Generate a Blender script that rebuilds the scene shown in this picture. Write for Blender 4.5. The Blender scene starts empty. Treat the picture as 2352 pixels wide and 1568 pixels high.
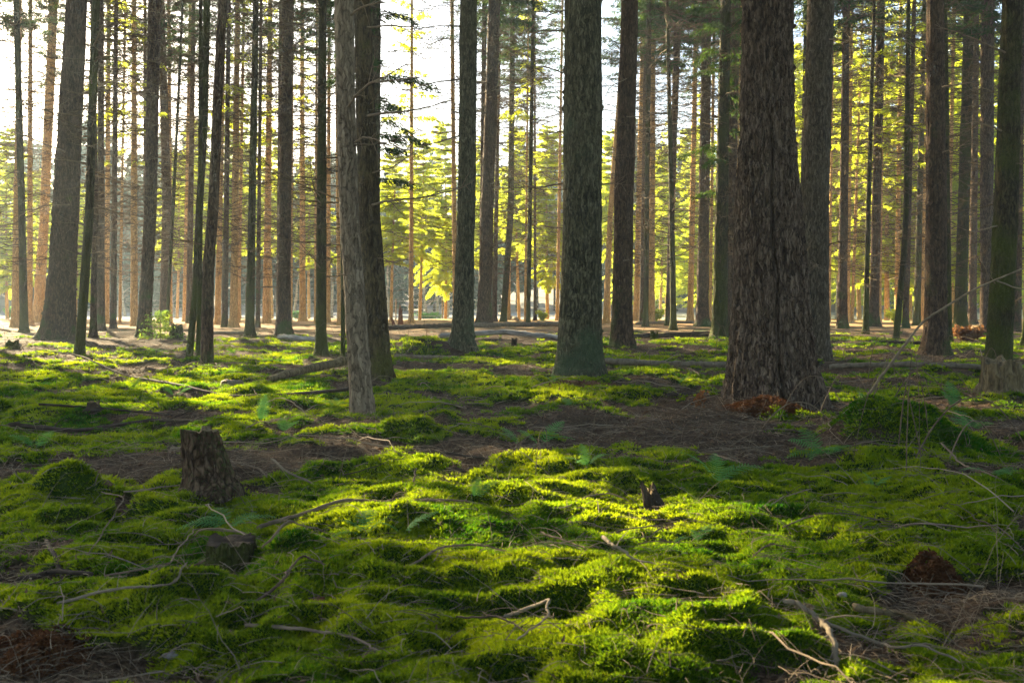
import bpy, math, random
import numpy as np
from mathutils import Vector, Matrix

# ------------------------------------------------------------------ camera, sky, sun, exposure
sc = bpy.context.scene
C = sc.collection
R = math.radians
CAM_H = 1.2
F = 2287.0            # focal length in units of a 2352 px wide picture
HOR = 690.0           # horizon row in the same units
cam_d = bpy.data.cameras.new('camera'); cam = bpy.data.objects.new('camera', cam_d); C.objects.link(cam)
cam.location = (0, 0, CAM_H); cam.rotation_euler = (R(90), 0, 0)
cam_d.sensor_width = 36; cam_d.lens = 36*F/2352; cam_d.shift_y = (HOR-784)/2352
cam_d.clip_end = 2000; cam_d.clip_start = 0.05
cam_d.dof.use_dof = True; cam_d.dof.focus_distance = 12; cam_d.dof.aperture_fstop = 5.6
sc.camera = cam
SUN_EL, SUN_AZ = 20.0, 34.0          # degrees above horizon, degrees to the left of the view
w = bpy.data.worlds.new('World'); sc.world = w; w.use_nodes = True
nt = w.node_tree; nt.nodes.clear()
sky = nt.nodes.new('ShaderNodeTexSky'); sky.sky_type = 'NISHITA'; sky.sun_disc = False
sky.sun_elevation = R(SUN_EL); sky.sun_rotation = R(-SUN_AZ); sky.dust_density = 1.6; sky.air_density = 1.0
bg = nt.nodes.new('ShaderNodeBackground'); bg.inputs[1].default_value = 0.05
wo = nt.nodes.new('ShaderNodeOutputWorld')
nt.links.new(sky.outputs[0], bg.inputs[0]); nt.links.new(bg.outputs[0], wo.inputs[0])
sl = bpy.data.lights.new('sun', 'SUN'); sl.energy = 5.0; sl.angle = R(0.5); sl.color = (1.0, 0.80, 0.48)
so = bpy.data.objects.new('sun', sl); C.objects.link(so)
sdir = Vector((-math.sin(R(SUN_AZ))*math.cos(R(SUN_EL)), math.cos(R(SUN_AZ))*math.cos(R(SUN_EL)), math.sin(R(SUN_EL))))
so.rotation_euler = sdir.to_track_quat('Z', 'Y').to_euler(); so.location = sdir*40
vs = sc.view_settings; vs.view_transform = 'Standard'; vs.look = 'None'; vs.exposure = 3.1; vs.gamma = 1
sc.render.engine = 'CYCLES'
cy = sc.cycles
cy.max_bounces = 6; cy.diffuse_bounces = 2; cy.glossy_bounces = 2; cy.transmission_bounces = 4
cy.volume_bounces = 1; cy.transparent_max_bounces = 4; cy.caustics_reflective = False; cy.caustics_refractive = False
cy.sample_clamp_indirect = 4; cy.use_denoising = True; cy.denoising_prefilter = 'NONE'
HAZE_DENSITY = 0.0008

# ------------------------------------------------------------------ numpy helpers
rng = np.random.default_rng(7)
random.seed(5)

def _h(ix, iy, iz, s):
    h = (ix*374761393 + iy*668265263 + iz*1274126177 + s*974634777) & 0xFFFFFFFF
    h = ((h ^ (h >> 13))*1103515245) & 0xFFFFFFFF
    h = ((h ^ (h >> 16))*2246822519) & 0xFFFFFFFF
    return ((h ^ (h >> 15)) & 0xFFFFFF)/float(0xFFFFFF)
def vn(x, y, z=0.0, s=0):
    x, y, z = np.broadcast_arrays(np.asarray(x, float), np.asarray(y, float), np.asarray(z, float))
    fx, fy, fz = np.floor(x), np.floor(y), np.floor(z)
    ix, iy, iz = fx.astype(np.int64), fy.astype(np.int64), fz.astype(np.int64)
    u, v, t = x-fx, y-fy, z-fz
    u = u*u*u*(u*(u*6-15)+10); v = v*v*v*(v*(v*6-15)+10); t = t*t*t*(t*(t*6-15)+10)
    r = 0
    for a in (0, 1):
        for b in (0, 1):
            for c in (0, 1):
                r = r + _h(ix+a, iy+b, iz+c, s)*np.where(a, u, 1-u)*np.where(b, v, 1-v)*np.where(c, t, 1-t)
    return r
def fbm(x, y, z=0.0, s=0, o=4):
    r = 0; a = .5; n = 0
    for i in range(o):
        r = r + a*vn(np.asarray(x)*2**i, np.asarray(y)*2**i, np.asarray(z)*2**i, s+i*17); n += a; a *= .5
    return r/n
def sstep(a, b, x):
    t = np.clip((x-a)/(b-a), 0, 1); return t*t*(3-2*t)

class Geo:
    def __init__(s): s.v = []; s.q = []; s.n = 0; s.m = []; s.t = []
    def add(s, v, q, mat=0, tint=None):
        v = np.asarray(v, float).reshape(-1, 3); q = np.asarray(q, int)
        s.v.append(v); s.q.append((q+s.n, mat)); s.n += len(v)
        s.t.append(np.full(len(v), .5) if tint is None else np.broadcast_to(np.asarray(tint, float), (len(v),)))
    def mesh(s, name, mats, smooth=True):
        me = bpy.data.meshes.new(name)
        V = np.concatenate(s.v); T = np.concatenate(s.t)
        loops = np.concatenate([q.ravel() for q, _ in s.q])
        tot = np.concatenate([np.full(len(q), q.shape[1]) for q, _ in s.q])
        mi = np.concatenate([np.full(len(q), m) for q, m in s.q])
        st = np.concatenate([[0], np.cumsum(tot)[:-1]])
        me.vertices.add(len(V)); me.vertices.foreach_set('co', V.astype(np.float32).ravel())
        me.loops.add(len(loops)); me.loops.foreach_set('vertex_index', loops.astype(np.int32))
        me.polygons.add(len(tot)); me.polygons.foreach_set('loop_start', st.astype(np.int32))
        me.polygons.foreach_set('loop_total', tot.astype(np.int32))
        me.polygons.foreach_set('material_index', mi.astype(np.int32))
        me.polygons.foreach_set('use_smooth', np.full(len(tot), smooth))
        at = me.attributes.new('tint', 'FLOAT', 'POINT'); at.data.foreach_set('value', T.astype(np.float32))
        for m in mats: me.materials.append(m)
        me.update(calc_edges=True)
        return me
    def obj(s, name, mats, parent=None, smooth=True, loc=(0, 0, 0)):
        o = bpy.data.objects.new(name, s.mesh(name, mats, smooth)); C.objects.link(o)
        o.location = loc
        if parent: o.parent = parent
        return o

def tubes(P, Rd, sides, cap=True):
    """P (n,k,3), Rd (n,k) -> verts, quads of n tubes"""
    P = np.asarray(P, float); Rd = np.asarray(Rd, float); n, k, _ = P.shape
    T = np.gradient(P, axis=1); T /= np.linalg.norm(T, axis=2, keepdims=True)+1e-9
    m = T.mean(axis=1); ref = np.where(np.abs(m[:, 2:3]) > .8, [[1., 0, 0]], [[0, 0, 1.]])[:, None, :]
    A = np.cross(T, np.broadcast_to(ref, T.shape)); A /= np.linalg.norm(A, axis=2, keepdims=True)+1e-9
    B = np.cross(T, A)
    th = np.arange(sides)*2*np.pi/sides
    V = P[:, :, None, :] + Rd[:, :, None, None]*(A[:, :, None, :]*np.cos(th)[None, None, :, None]+B[:, :, None, :]*np.sin(th)[None, None, :, None])
    idx = np.arange(n*k*sides).reshape(n, k, sides)
    a = idx[:, :-1, :]; b = np.roll(a, -1, axis=2); d = idx[:, 1:, :]; c = np.roll(d, -1, axis=2)
    Q = np.stack([a, b, c, d], -1).reshape(-1, 4)
    return V.reshape(-1, 3), Q

def G(x, y):
    """point on level ground seen at (x, y) of the 2352 px frame"""
    d = F*CAM_H/(y-HOR); return (x-1176)/F*d, d

# ------------------------------------------------------------------ object helpers
def tag(o, label=None, cat=None, group=None, kind=None):
    if label: o['label'] = label
    if cat: o['category'] = cat
    if group: o['group'] = group
    if kind: o['kind'] = kind
    return o
def empty(name, loc, rz=0):
    o = bpy.data.objects.new(name, None); C.objects.link(o); o.location = loc; o.rotation_euler = (0, 0, rz)
    o.empty_display_size = .2
    return o

# ------------------------------------------------------------------ materials
def mat(name):
    m = bpy.data.materials.new(name); m.use_nodes = True; t = m.node_tree; t.nodes.clear()
    return m, t
class N:
    def __init__(s, t): s.t = t
    def n(s, ty, ins={}, **kw):
        x = s.t.nodes.new(ty)
        for k, v in kw.items(): setattr(x, k, v)
        for k, v in ins.items():
            if isinstance(v, bpy.types.NodeSocket): s.t.links.new(v, x.inputs[k])
            else: x.inputs[k].default_value = v
        return x
    def ramp(s, fac, stops):
        x = s.t.nodes.new('ShaderNodeValToRGB'); s.t.links.new(fac, x.inputs[0])
        e = x.color_ramp.elements
        while len(e) < len(stops): e.new(.5)
        for i, (p, c) in enumerate(stops):
            e[i].position = p; e[i].color = (c, c, c, 1) if isinstance(c, (int, float)) else (*c, 1)
        return x.outputs[0]
    def mix(s, f, a, b, ty='MIX'):
        x = s.n('ShaderNodeMix', data_type='RGBA', blend_type=ty)
        for i, v in ((0, f), (6, a), (7, b)):
            if isinstance(v, bpy.types.NodeSocket): s.t.links.new(v, x.inputs[i])
            else: x.inputs[i].default_value = (*v, 1) if isinstance(v, tuple) and len(v) == 3 else v
        return x.outputs[2]
    def math(s, op, a, b=0.0, clamp=False):
        x = s.n('ShaderNodeMath', {0: a, 1: b}, operation=op); x.use_clamp = clamp; return x.outputs[0]

def bark(name, dark, mid, light, moss=0.0, sc_=1.0, plates=1.0, bump=1.0, mosscol=(.045, .085, .012)):
    m, t = mat(name); k = N(t)
    co = k.n('ShaderNodeTexCoord').outputs['Object']
    oi = k.n('ShaderNodeObjectInfo').outputs['Random']
    off = k.n('ShaderNodeVectorMath', {0: co, 1: k.n('ShaderNodeCombineXYZ', {2: k.math('MULTIPLY', oi, 37.0)}).outputs[0]}, operation='ADD').outputs[0]
    wob = k.n('ShaderNodeTexNoise', {'Vector': off, 'Scale': 7.0*sc_, 'Detail': 3.0})
    wv = k.n('ShaderNodeVectorMath', {0: wob.outputs['Color'], 'Scale': .09/sc_}, operation='SCALE').outputs[0]
    p = k.n('ShaderNodeVectorMath', {0: off, 1: wv}, operation='ADD').outputs[0]
    st = k.n('ShaderNodeVectorMath', {0: p, 1: (1.0, 1.0, .22)}, operation='MULTIPLY').outputs[0]
    vo = k.n('ShaderNodeTexVoronoi', {'Vector': st, 'Scale': 36.0*sc_}, feature='DISTANCE_TO_EDGE').outputs['Distance']
    n1 = k.n('ShaderNodeTexNoise', {'Vector': st, 'Scale': 26.0*sc_, 'Detail': 6.0, 'Roughness': .65}).outputs[0]
    n2 = k.n('ShaderNodeTexNoise', {'Vector': off, 'Scale': 1.4, 'Detail': 3.0}).outputs[0]
    n3 = k.n('ShaderNodeTexNoise', {'Vector': off, 'Scale': 60.0, 'Detail': 3.0}).outputs[0]
    vc = k.n('ShaderNodeSeparateColor', {0: k.n('ShaderNodeTexVoronoi', {'Vector': st, 'Scale': 36.0*sc_}).outputs['Color']}).outputs[0]
    crack = k.ramp(k.math('ADD', vo, k.math('MULTIPLY', k.math('SUBTRACT', n1, .4), .45)), [(.03, 0.0), (.14*plates+.06, 1.0)])
    c = k.ramp(n1, [(.32, dark), (.5, mid), (.68, light)])
    c = k.mix(k.ramp(vc, [(.2, .5), (.5, .0)]), c, dark)
    c = k.mix(k.ramp(vc, [(.6, .0), (.95, .5)]), c, light)
    c = k.mix(k.ramp(n2, [(.35, 0.0), (.7, .4)]), c, k.mix(.5, mid, light))
    c = k.mix(k.math('MULTIPLY', k.math('SUBTRACT', 1.0, crack), .6), c, tuple(x*.6 for x in dark))
    if moss > 0:
        z = k.n('ShaderNodeSeparateXYZ', {0: co}).outputs[2]
        low = k.math('SUBTRACT', 1.0, k.math('DIVIDE', z, 2.2), clamp=True)
        mm = k.math('ADD', k.math('MULTIPLY', low, .22), k.math('ADD', n2, k.math('MULTIPLY', n3, .35)))
        mk = k.ramp(mm, [(.90-.5*moss, 0.0), (1.15-.45*moss, .85)])
        c = k.mix(mk, c, k.mix(n3, tuple(x*.5 for x in mosscol), tuple(x*1.5 for x in mosscol)))
    hh = k.math('ADD', k.math('ADD', k.math('MULTIPLY', crack, .6), k.math('MULTIPLY', vc, .5)), k.math('ADD', k.math('MULTIPLY', n1, .8), k.math('MULTIPLY', n3, .25)))
    bp = k.n('ShaderNodeBump', {'Height': hh, 'Distance': .03*bump, 'Strength': .9}).outputs[0]
    b = k.n('ShaderNodeBsdfPrincipled', {'Base Color': c, 'Roughness': .9, 'Normal': bp, 'Specular IOR Level': .15})
    k.n('ShaderNodeOutputMaterial', {0: b.outputs[0]})
    return m
def simple(name, a, b_, scale=20.0, rough=.9, stretch=(1, 1, 1), bump=.01, rnd=0.0):
    m, t = mat(name); k = N(t)
    co = k.n('ShaderNodeTexCoord').outputs['Object']
    st = k.n('ShaderNodeVectorMath', {0: co, 1: stretch}, operation='MULTIPLY').outputs[0]
    n1 = k.n('ShaderNodeTexNoise', {'Vector': st, 'Scale': scale, 'Detail': 5.0, 'Roughness': .6}).outputs[0]
    f = k.ramp(n1, [(.33, 0.0), (.67, 1.0)])
    if rnd:
        at = k.n('ShaderNodeAttribute', attribute_name='tint').outputs['Fac']
        f = k.math('ADD', k.math('MULTIPLY', f, 1-rnd), k.math('MULTIPLY', at, rnd))
    c = k.mix(f, a, b_)
    bp = k.n('ShaderNodeBump', {'Height': n1, 'Distance': bump, 'Strength': .8}).outputs[0]
    b = k.n('ShaderNodeBsdfPrincipled', {'Base Color': c, 'Roughness': rough, 'Normal': bp, 'Specular IOR Level': .2})
    k.n('ShaderNodeOutputMaterial', {0: b.outputs[0]})
    return m
def leafy(name, a, b_, ta, tb, trans=.5, scale=1.5, rough=.75):
    """a..b_ reflected colour, ta..tb colour of light passing through"""
    m, t = mat(name); k = N(t)
    co = k.n('ShaderNodeTexCoord').outputs['Object']
    n1 = k.n('ShaderNodeTexNoise', {'Vector': co, 'Scale': scale, 'Detail': 3.0}).outputs[0]
    at = k.n('ShaderNodeAttribute', attribute_name='tint').outputs['Fac']
    f = k.math('ADD', k.math('MULTIPLY', k.ramp(n1, [(.35, 0.0), (.65, 1.0)]), .5), k.math('MULTIPLY', at, .5))
    c = k.mix(f, a, b_); tc = k.mix(f, ta, tb)
    d = k.n('ShaderNodeBsdfPrincipled', {'Base Color': c, 'Roughness': rough, 'Specular IOR Level': .08})
    tr = k.n('ShaderNodeBsdfTranslucent', {'Color': tc})
    mx = k.n('ShaderNodeMixShader', {0: trans, 1: d.outputs[0], 2: tr.outputs[0]})
    k.n('ShaderNodeOutputMaterial', {0: mx.outputs[0]})
    return m

M = {}
M['orange'] = bark('bark_orange_glow', (.32, .18, .06), (.60, .36, .12), (.78, .52, .22), sc_=.8, bump=.5)  # far trunks' warm glow from haze and bounced sun, painted into the bark
M['brown'] = bark('bark_brown', (0.0305, 0.0187, 0.0106), (0.0916, 0.0540, 0.0298), (0.1832, 0.1188, 0.0729), moss=.1)
M['greygreen'] = bark('bark_grey_green', (0.0275, 0.0245, 0.0132), (0.0992, 0.0900, 0.0477), (0.2137, 0.1944, 0.1126), moss=.12, sc_=1.0, mosscol=(.07, .10, .05))
M['mossy'] = bark('bark_mossy', (0.0267, 0.0202, 0.0106), (0.0649, 0.0504, 0.0232), (0.1145, 0.0936, 0.0464), moss=.6, mosscol=(.07, .085, .012))
M['scaly'] = bark('bark_scaly', (.085, .062, .038), (.235, .172, .11), (.40, .31, .205), sc_=.9, plates=.7, moss=0)
M['olive'] = bark('bark_olive', (0.0214, 0.0144, 0.0066), (0.0725, 0.0518, 0.0238), (0.1450, 0.1080, 0.0530), sc_=.9, moss=.1, mosscol=(.10, .10, .02))
M['plated'] = bark('bark_plated', (0.0458, 0.0324, 0.0199), (0.1145, 0.0864, 0.0530), (0.2061, 0.1656, 0.1093), sc_=1.2, plates=.7)
M['furrowed'] = bark('bark_furrowed', (0.0305, 0.0194, 0.0119), (0.1221, 0.0792, 0.0497), (0.2671, 0.1944, 0.1325), sc_=1.0, plates=.8, bump=1.6, moss=-.1)
M['twig'] = simple('dead_twig', (.045, .03, .017), (.20, .14, .075), 8, rnd=.6)
M['palewood'] = simple('pale_dead_wood', (.10, .075, .05), (.30, .24, .16), 14, stretch=(1, 1, 1), rnd=.4)
M['darkwood'] = simple('dark_dead_wood', (.022, .016, .011), (.085, .06, .04), 10, rnd=.4)
M['rotwood'] = simple('rotten_wood', (.06, .04, .02), (.27, .20, .10), 22, stretch=(1, 1, .15), bump=.03)
M['redwood'] = simple('red_rotten_wood', (.09, .03, .015), (.28, .11, .05), 22, stretch=(1, 1, .15), bump=.03)
M['birchbark'] = simple('white_birch_bark', (.10, .085, .07), (.50, .46, .40), 6, stretch=(.4, .4, 3))
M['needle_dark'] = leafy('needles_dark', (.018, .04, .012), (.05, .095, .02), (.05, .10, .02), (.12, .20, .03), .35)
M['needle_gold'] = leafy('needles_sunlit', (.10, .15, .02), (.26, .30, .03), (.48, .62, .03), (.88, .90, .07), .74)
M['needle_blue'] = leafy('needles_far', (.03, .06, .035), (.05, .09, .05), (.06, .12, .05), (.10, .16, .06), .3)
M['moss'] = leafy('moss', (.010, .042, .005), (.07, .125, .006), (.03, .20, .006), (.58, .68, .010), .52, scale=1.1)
M['fern'] = leafy('fern_leaf', (.06, .19, .06), (.13, .32, .09), (.12, .38, .08), (.28, .56, .12), .42)
M['herb'] = leafy('herb_leaf', (.05, .11, .05), (.12, .2, .06), (.15, .32, .06), (.5, .6, .05), .5)
M['bracken'] = leafy('dry_bracken', (.11, .05, .02), (.22, .11, .045), (.22, .09, .03), (.38, .18, .06), .4)
M['litter'] = leafy('needle_litter', (.055, .032, .018), (.22, .14, .08), (.12, .06, .03), (.25, .14, .06), .15)
M['crumble'] = leafy('crumbled_bark', (.05, .022, .010), (.17, .075, .032), (.12, .05, .02), (.25, .10, .03), .2)
M['stone'] = simple('stone', (.20, .17, .135), (.38, .34, .29), 12, bump=.02)
M['wire'] = simple('fence_wire', (.5, .5, .5), (.6, .6, .6), 3, rough=.5)
M['twigbr'] = simple('brown_branch', (.07, .045, .028), (.26, .19, .12), 10, rnd=.4)
M['cone'] = simple('spruce_cone', (.05, .03, .02), (.15, .09, .05), 40)

# ------------------------------------------------------------------ ground
MOUNDS = []   # x, y, rx, ry, height, rotation
def mound(px, py, rxp, h, k=.6, rot=0):
    X, Y = G(px, py); r = rxp/F*Y; MOUNDS.append((X, Y, r, r*k, h, rot))
for a in [(150, 1150, 75, .17), (155, 1205, 70, .08), (430, 1200, 75, .10), (60, 1160, 55, .07), (370, 1180, 70, .07), (960, 812, 95, .34, .8), (985, 800, 40, .15),
          (950, 1012, 75, .13, .6), (1000, 985, 60, .15), (2065, 1030, 150, .38, .7), (2130, 1010, 60, .16), (760, 1060, 110, .07),
          (1035, 1030, 60, .05), (1440, 1120, 90, .06), (1240, 1150, 140, .07), (640, 1310, 90, .10, .7), (380, 1400, 160, .10, .6), (760, 1330, 200, .05),
          (560, 1360, 130, .05), (1800, 1060, 180, .06), (2050, 1075, 130, .07), (1650, 1110, 120, .05), (1330, 1200, 100, .04), (2300, 1010, 120, .06),
          (1700, 1500, 400, .07, .5), (1450, 1380, 240, .04, .6), (2150, 1320, 110, .06), (900, 1230, 160, .04, .5), (230, 1330, 120, .05),
          (1780, 935, 150, .05, .9), (1335, 890, 110, .03, 1.0), (2290, 900, 90, .04, 1.), (130, 800, 110, .12, 1.), (460, 860, 60, .08, 1.), (1540, 885, 80, .10), (1450, 920, 60, .06), (1850, 1210, 140, .03), (2230, 1140, 160, .05), (560, 1110, 110, .04, .8),
          (40, 800, 30, .1), (290, 770, 60, .2), (1330, 725, 70, .3), (1160, 750, 40, .25), (590, 785, 50, .15), (640, 790, 40, .12), (2000, 790, 70, .12), (2090, 775, 60, .12)]:
    mound(*a)
MOSSB = [(.8, 8.6, 2.3, 1.3, -.42), (-1.5, 7.0, .9, .45, -.35), (-3.6, 9.2, 1.8, .5, -.25), (3.4, 11.0, 2.2, 1.5, -.40), (-1.75, 3.3, .5, .3, -.55), (1.9, 4.15, .38, .22, -.6),
         (-13.3, 28, 4, 3, -.5), (0.0, 12.2, 1.6, .8, -.1), (2.2, 6.0, 2.0, .9, .35), (.5, 4.4, 1.6, 1.2, .3), (-1.0, 5.2, 1.2, .5, .25), (-2.5, 6.2, .9, .5, .2),
         (.5, 5.1, .35, .25, -.25), (-2.2, 4.4, .6, .2, -.12), (-1.2, 4.1, .7, .5, .25), (-1.1, 8.6, 1.0, .5, .25), (-3, 13, 4, 3, .2), (3.15, 8.0, .75, .55, .75), (3.45, 8.5, .5, .4, .4), (5, 9, 1.8, .6, -.3), (-.9, 3.0, .5, .25, -.25)]
for _p in [(833, 962), (877, 885), (1062, 812), (1331, 876), (1428, 802), (1873, 838), (2148, 815), (2292, 868), (475, 847), (182, 820), (330, 773), (651, 770), (573, 777), (1652, 779), (737, 820), (484, 1150), (530, 1322)]:
    _X, _Y = G(*_p); _r = .28+.022*_Y; MOSSB.append((_X, _Y, _r, _r*.8, -.30 if _p[1] < 1000 else -.12))
def moss_mask(x, y):
    v = fbm(x*.9+3, y*.9, s=11, o=4)*.58 + fbm(x*2.6, y*3.6, s=31, o=3)*.42 + .0
    for a, b, rx, ry, k in MOSSB:
        v = v + k*(.38 if k < 0 and b > 5.5 else .8)*np.exp(-((x-a)/rx)**2-((y-b)/ry)**2)
    r = np.hypot(x, y)
    v = v + .16*(fbm(x*5.5, y*7.5, s=57, o=2)-.53)
    v = v - .10*sstep(18, 40, r) - .015*sstep(4.0, 6, r) - .070*sstep(6.0, 10, r)
    return sstep(.43, .50, v)
def height(x, y):
    r = np.hypot(x, y); m = moss_mask(x, y)
    h = .10*(fbm(x*.28, y*.28, s=3, o=2)-.5)*np.clip(r/8, .35, 1.6)
    n1 = vn(x*1.5, y*1.9, s=5); n2 = vn(x*4.2, y*4.8, s=6); n3 = vn(x*9.5, y*9.5, s=8)
    b = (1-np.abs(2*n2-1)**1.6)
    fade = 1-.6*sstep(15, 40, r)
    h = h + fade*(.13*(n1-.5) + m*(.085*b-.03) + (1-m)*.045*(n2-.5) + .035*(n3-.5) + (.35+.65*m)*.008*(vn(x*24, y*24, s=9)-.5))
    for a, c, rx, ry, k, ro in MOUNDS:
        sel = (np.abs(x-a) < 3*rx) & (np.abs(y-c) < 3*ry)
        if np.any(sel):
            q = ((x-a)/rx)**2+((y-c)/ry)**2
            h = h + np.where(sel, .9*k*np.exp(-q*q*.5-q*.45), 0)
    h = h + 5*sstep(125, 178, r) - .12*sstep(60, 72, y)
    return h
def Hs(x, y): return float(height(np.array([x]), np.array([y]))[0])

def build_ground():
    fr = np.linspace(-38, 38, 620); bk = np.linspace(38, 322, 110)[1:-1]
    ang = np.radians(np.concatenate([fr, bk]))
    rr = np.concatenate([[.4, .9, 1.5], 2.0*(75/2.0)**np.linspace(0, 1, 860), np.linspace(78, 180, 60)])
    A, Q = np.meshgrid(ang, rr); x = Q*np.sin(A); y = Q*np.cos(A)
    z = height(x.ravel(), y.ravel()).reshape(x.shape); m = moss_mask(x.ravel(), y.ravel())
    V = np.stack([x, y, z], -1).reshape(-1, 3); na, nr = len(ang), len(rr)
    idx = np.arange(na*nr).reshape(nr, na); a = idx[:-1]; b = np.roll(a, -1, 1); d = idx[1:]; c = np.roll(d, -1, 1)
    g = Geo(); g.add(V, np.stack([a, d, c, b], -1).reshape(-1, 4), tint=m)
    cidx = len(V); 
    g.add([[0, 0, Hs(0, 0)]], np.zeros((0, 4), int))
    g.q.append((np.stack([idx[0], np.roll(idx[0], -1), np.full(na, cidx)], -1), 0))
    m_, t = mat('forest_floor'); k = N(t)
    co = k.n('ShaderNodeTexCoord').outputs['Object']
    at = k.n('ShaderNodeAttribute', attribute_name='tint').outputs['Fac']
    sx = k.n('ShaderNodeSeparateXYZ', {0: co})
    nA = k.n('ShaderNodeTexNoise', {'Vector': co, 'Scale': 2.2, 'Detail': 5.0}).outputs[0]
    nB = k.n('ShaderNodeTexNoise', {'Vector': co, 'Scale': 45.0, 'Detail': 5.0, 'Roughness': .7}).outputs[0]
    nC = k.n('ShaderNodeTexNoise', {'Vector': co, 'Scale': 180.0, 'Detail': 2.0}).outputs[0]
    vo = k.n('ShaderNodeTexVoronoi', {'Vector': co, 'Scale': 90.0}).outputs['Distance']
    lit = k.ramp(nB, [(.3, (.022, .014, .009)), (.5, (.075, .048, .028)), (.7, (.17, .115, .07))])
    mos = k.mix(nA, (.014, .045, .004), (.07, .12, .008))
    mos = k.mix(k.ramp(vo, [(0.0, 1.0), (.7, 0.0)]), k.mix(.6, mos, (.008, .02, .003)), mos)
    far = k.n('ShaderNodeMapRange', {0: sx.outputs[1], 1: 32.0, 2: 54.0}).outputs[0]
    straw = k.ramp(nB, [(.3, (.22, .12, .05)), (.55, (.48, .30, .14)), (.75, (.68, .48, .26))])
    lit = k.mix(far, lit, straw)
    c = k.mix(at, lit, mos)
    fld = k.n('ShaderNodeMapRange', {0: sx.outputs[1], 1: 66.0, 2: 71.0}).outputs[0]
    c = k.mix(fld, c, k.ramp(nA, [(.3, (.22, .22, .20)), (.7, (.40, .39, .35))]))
    hh = k.math('ADD', k.math('MULTIPLY', nB, .7), k.math('MULTIPLY', nC, .3))
    bp = k.n('ShaderNodeBump', {'Height': hh, 'Distance': .02, 'Strength': .9}).outputs[0]
    b_ = k.n('ShaderNodeBsdfPrincipled', {'Base Color': c, 'Roughness': .95, 'Normal': bp, 'Specular IOR Level': .1})
    k.n('ShaderNodeOutputMaterial', {0: b_.outputs[0]})
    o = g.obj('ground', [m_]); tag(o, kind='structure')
build_ground()

def scatter(n, dmin, dmax, pw=2.0, extra=1.2, left=.57):
    """random ground points whose density per m2 falls as 1/d^pw"""
    u = rng.random(n)
    if abs(pw-2) < 1e-6: d = dmin*(dmax/dmin)**u
    else:
        e = 2-pw; d = (dmin**e+u*(dmax**e-dmin**e))**(1/e)
    x = (rng.random(n)*2-1)*(left*d+extra*np.minimum(1, d/4)*.6)
    return x, d
def normals(x, y, e=.03):
    hx = (height(x+e, y)-height(x-e, y))/(2*e); hy = (height(x, y+e)-height(x, y-e))/(2*e)
    n = np.stack([-hx, -hy, np.ones_like(hx)], -1); return n/np.linalg.norm(n, axis=1, keepdims=True)

def build_moss():
    x, y = scatter(640000, 2.5, 34)
    m = moss_mask(x, y); keep = rng.random(len(x)) < m*1.1-.05; x, y = x[keep], y[keep]
    z = height(x, y); nr = normals(x, y); n = len(x)
    K = 7
    sz = .0125*(y/3.)**.62*(.6+.8*rng.random(n))
    base = np.stack([x, y, z-.003], -1)
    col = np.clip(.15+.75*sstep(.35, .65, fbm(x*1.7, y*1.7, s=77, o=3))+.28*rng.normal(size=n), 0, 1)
    ph = rng.random((n, K))*2*np.pi; lean = .25+.75*rng.random((n, K))
    d = nr[:, None, :]*1.0 + np.stack([np.cos(ph)*lean, np.sin(ph)*lean, 0*ph], -1)
    d /= np.linalg.norm(d, axis=2, keepdims=True)
    L = sz[:, None]*(.7+.8*rng.random((n, K)))
    side = np.cross(d, rng.normal(size=(n, K, 3))); side /= np.linalg.norm(side, axis=2, keepdims=True)+1e-9
    wd = (L*.13)[..., None]
    off = np.stack([np.cos(ph), np.sin(ph), 0*ph], -1)*(sz[:, None, None]*.35)
    b0 = base[:, None, :]+off
    V = np.stack([b0+d*(L*.35)[..., None]-side*wd, b0+d*(L*.35)[..., None]+side*wd, b0+d*L[..., None]], 2).reshape(-1, 3)
    V2 = np.stack([b0+d*(L*.35)[..., None]+side*wd, b0+d*(L*.35)[..., None]-side*wd, b0-nr[:, None, :]*.004], 2).reshape(-1, 3)
    T = np.repeat(col, K*3)
    g = Geo(); f = np.arange(len(V)).reshape(-1, 3)
    g.add(V, f, tint=T); g.add(V2[::1], f, tint=T*.7)
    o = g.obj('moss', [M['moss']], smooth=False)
    tag(o, 'bright green and yellow moss cushions covering the forest floor', 'moss', kind='stuff')
build_moss()

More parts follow.
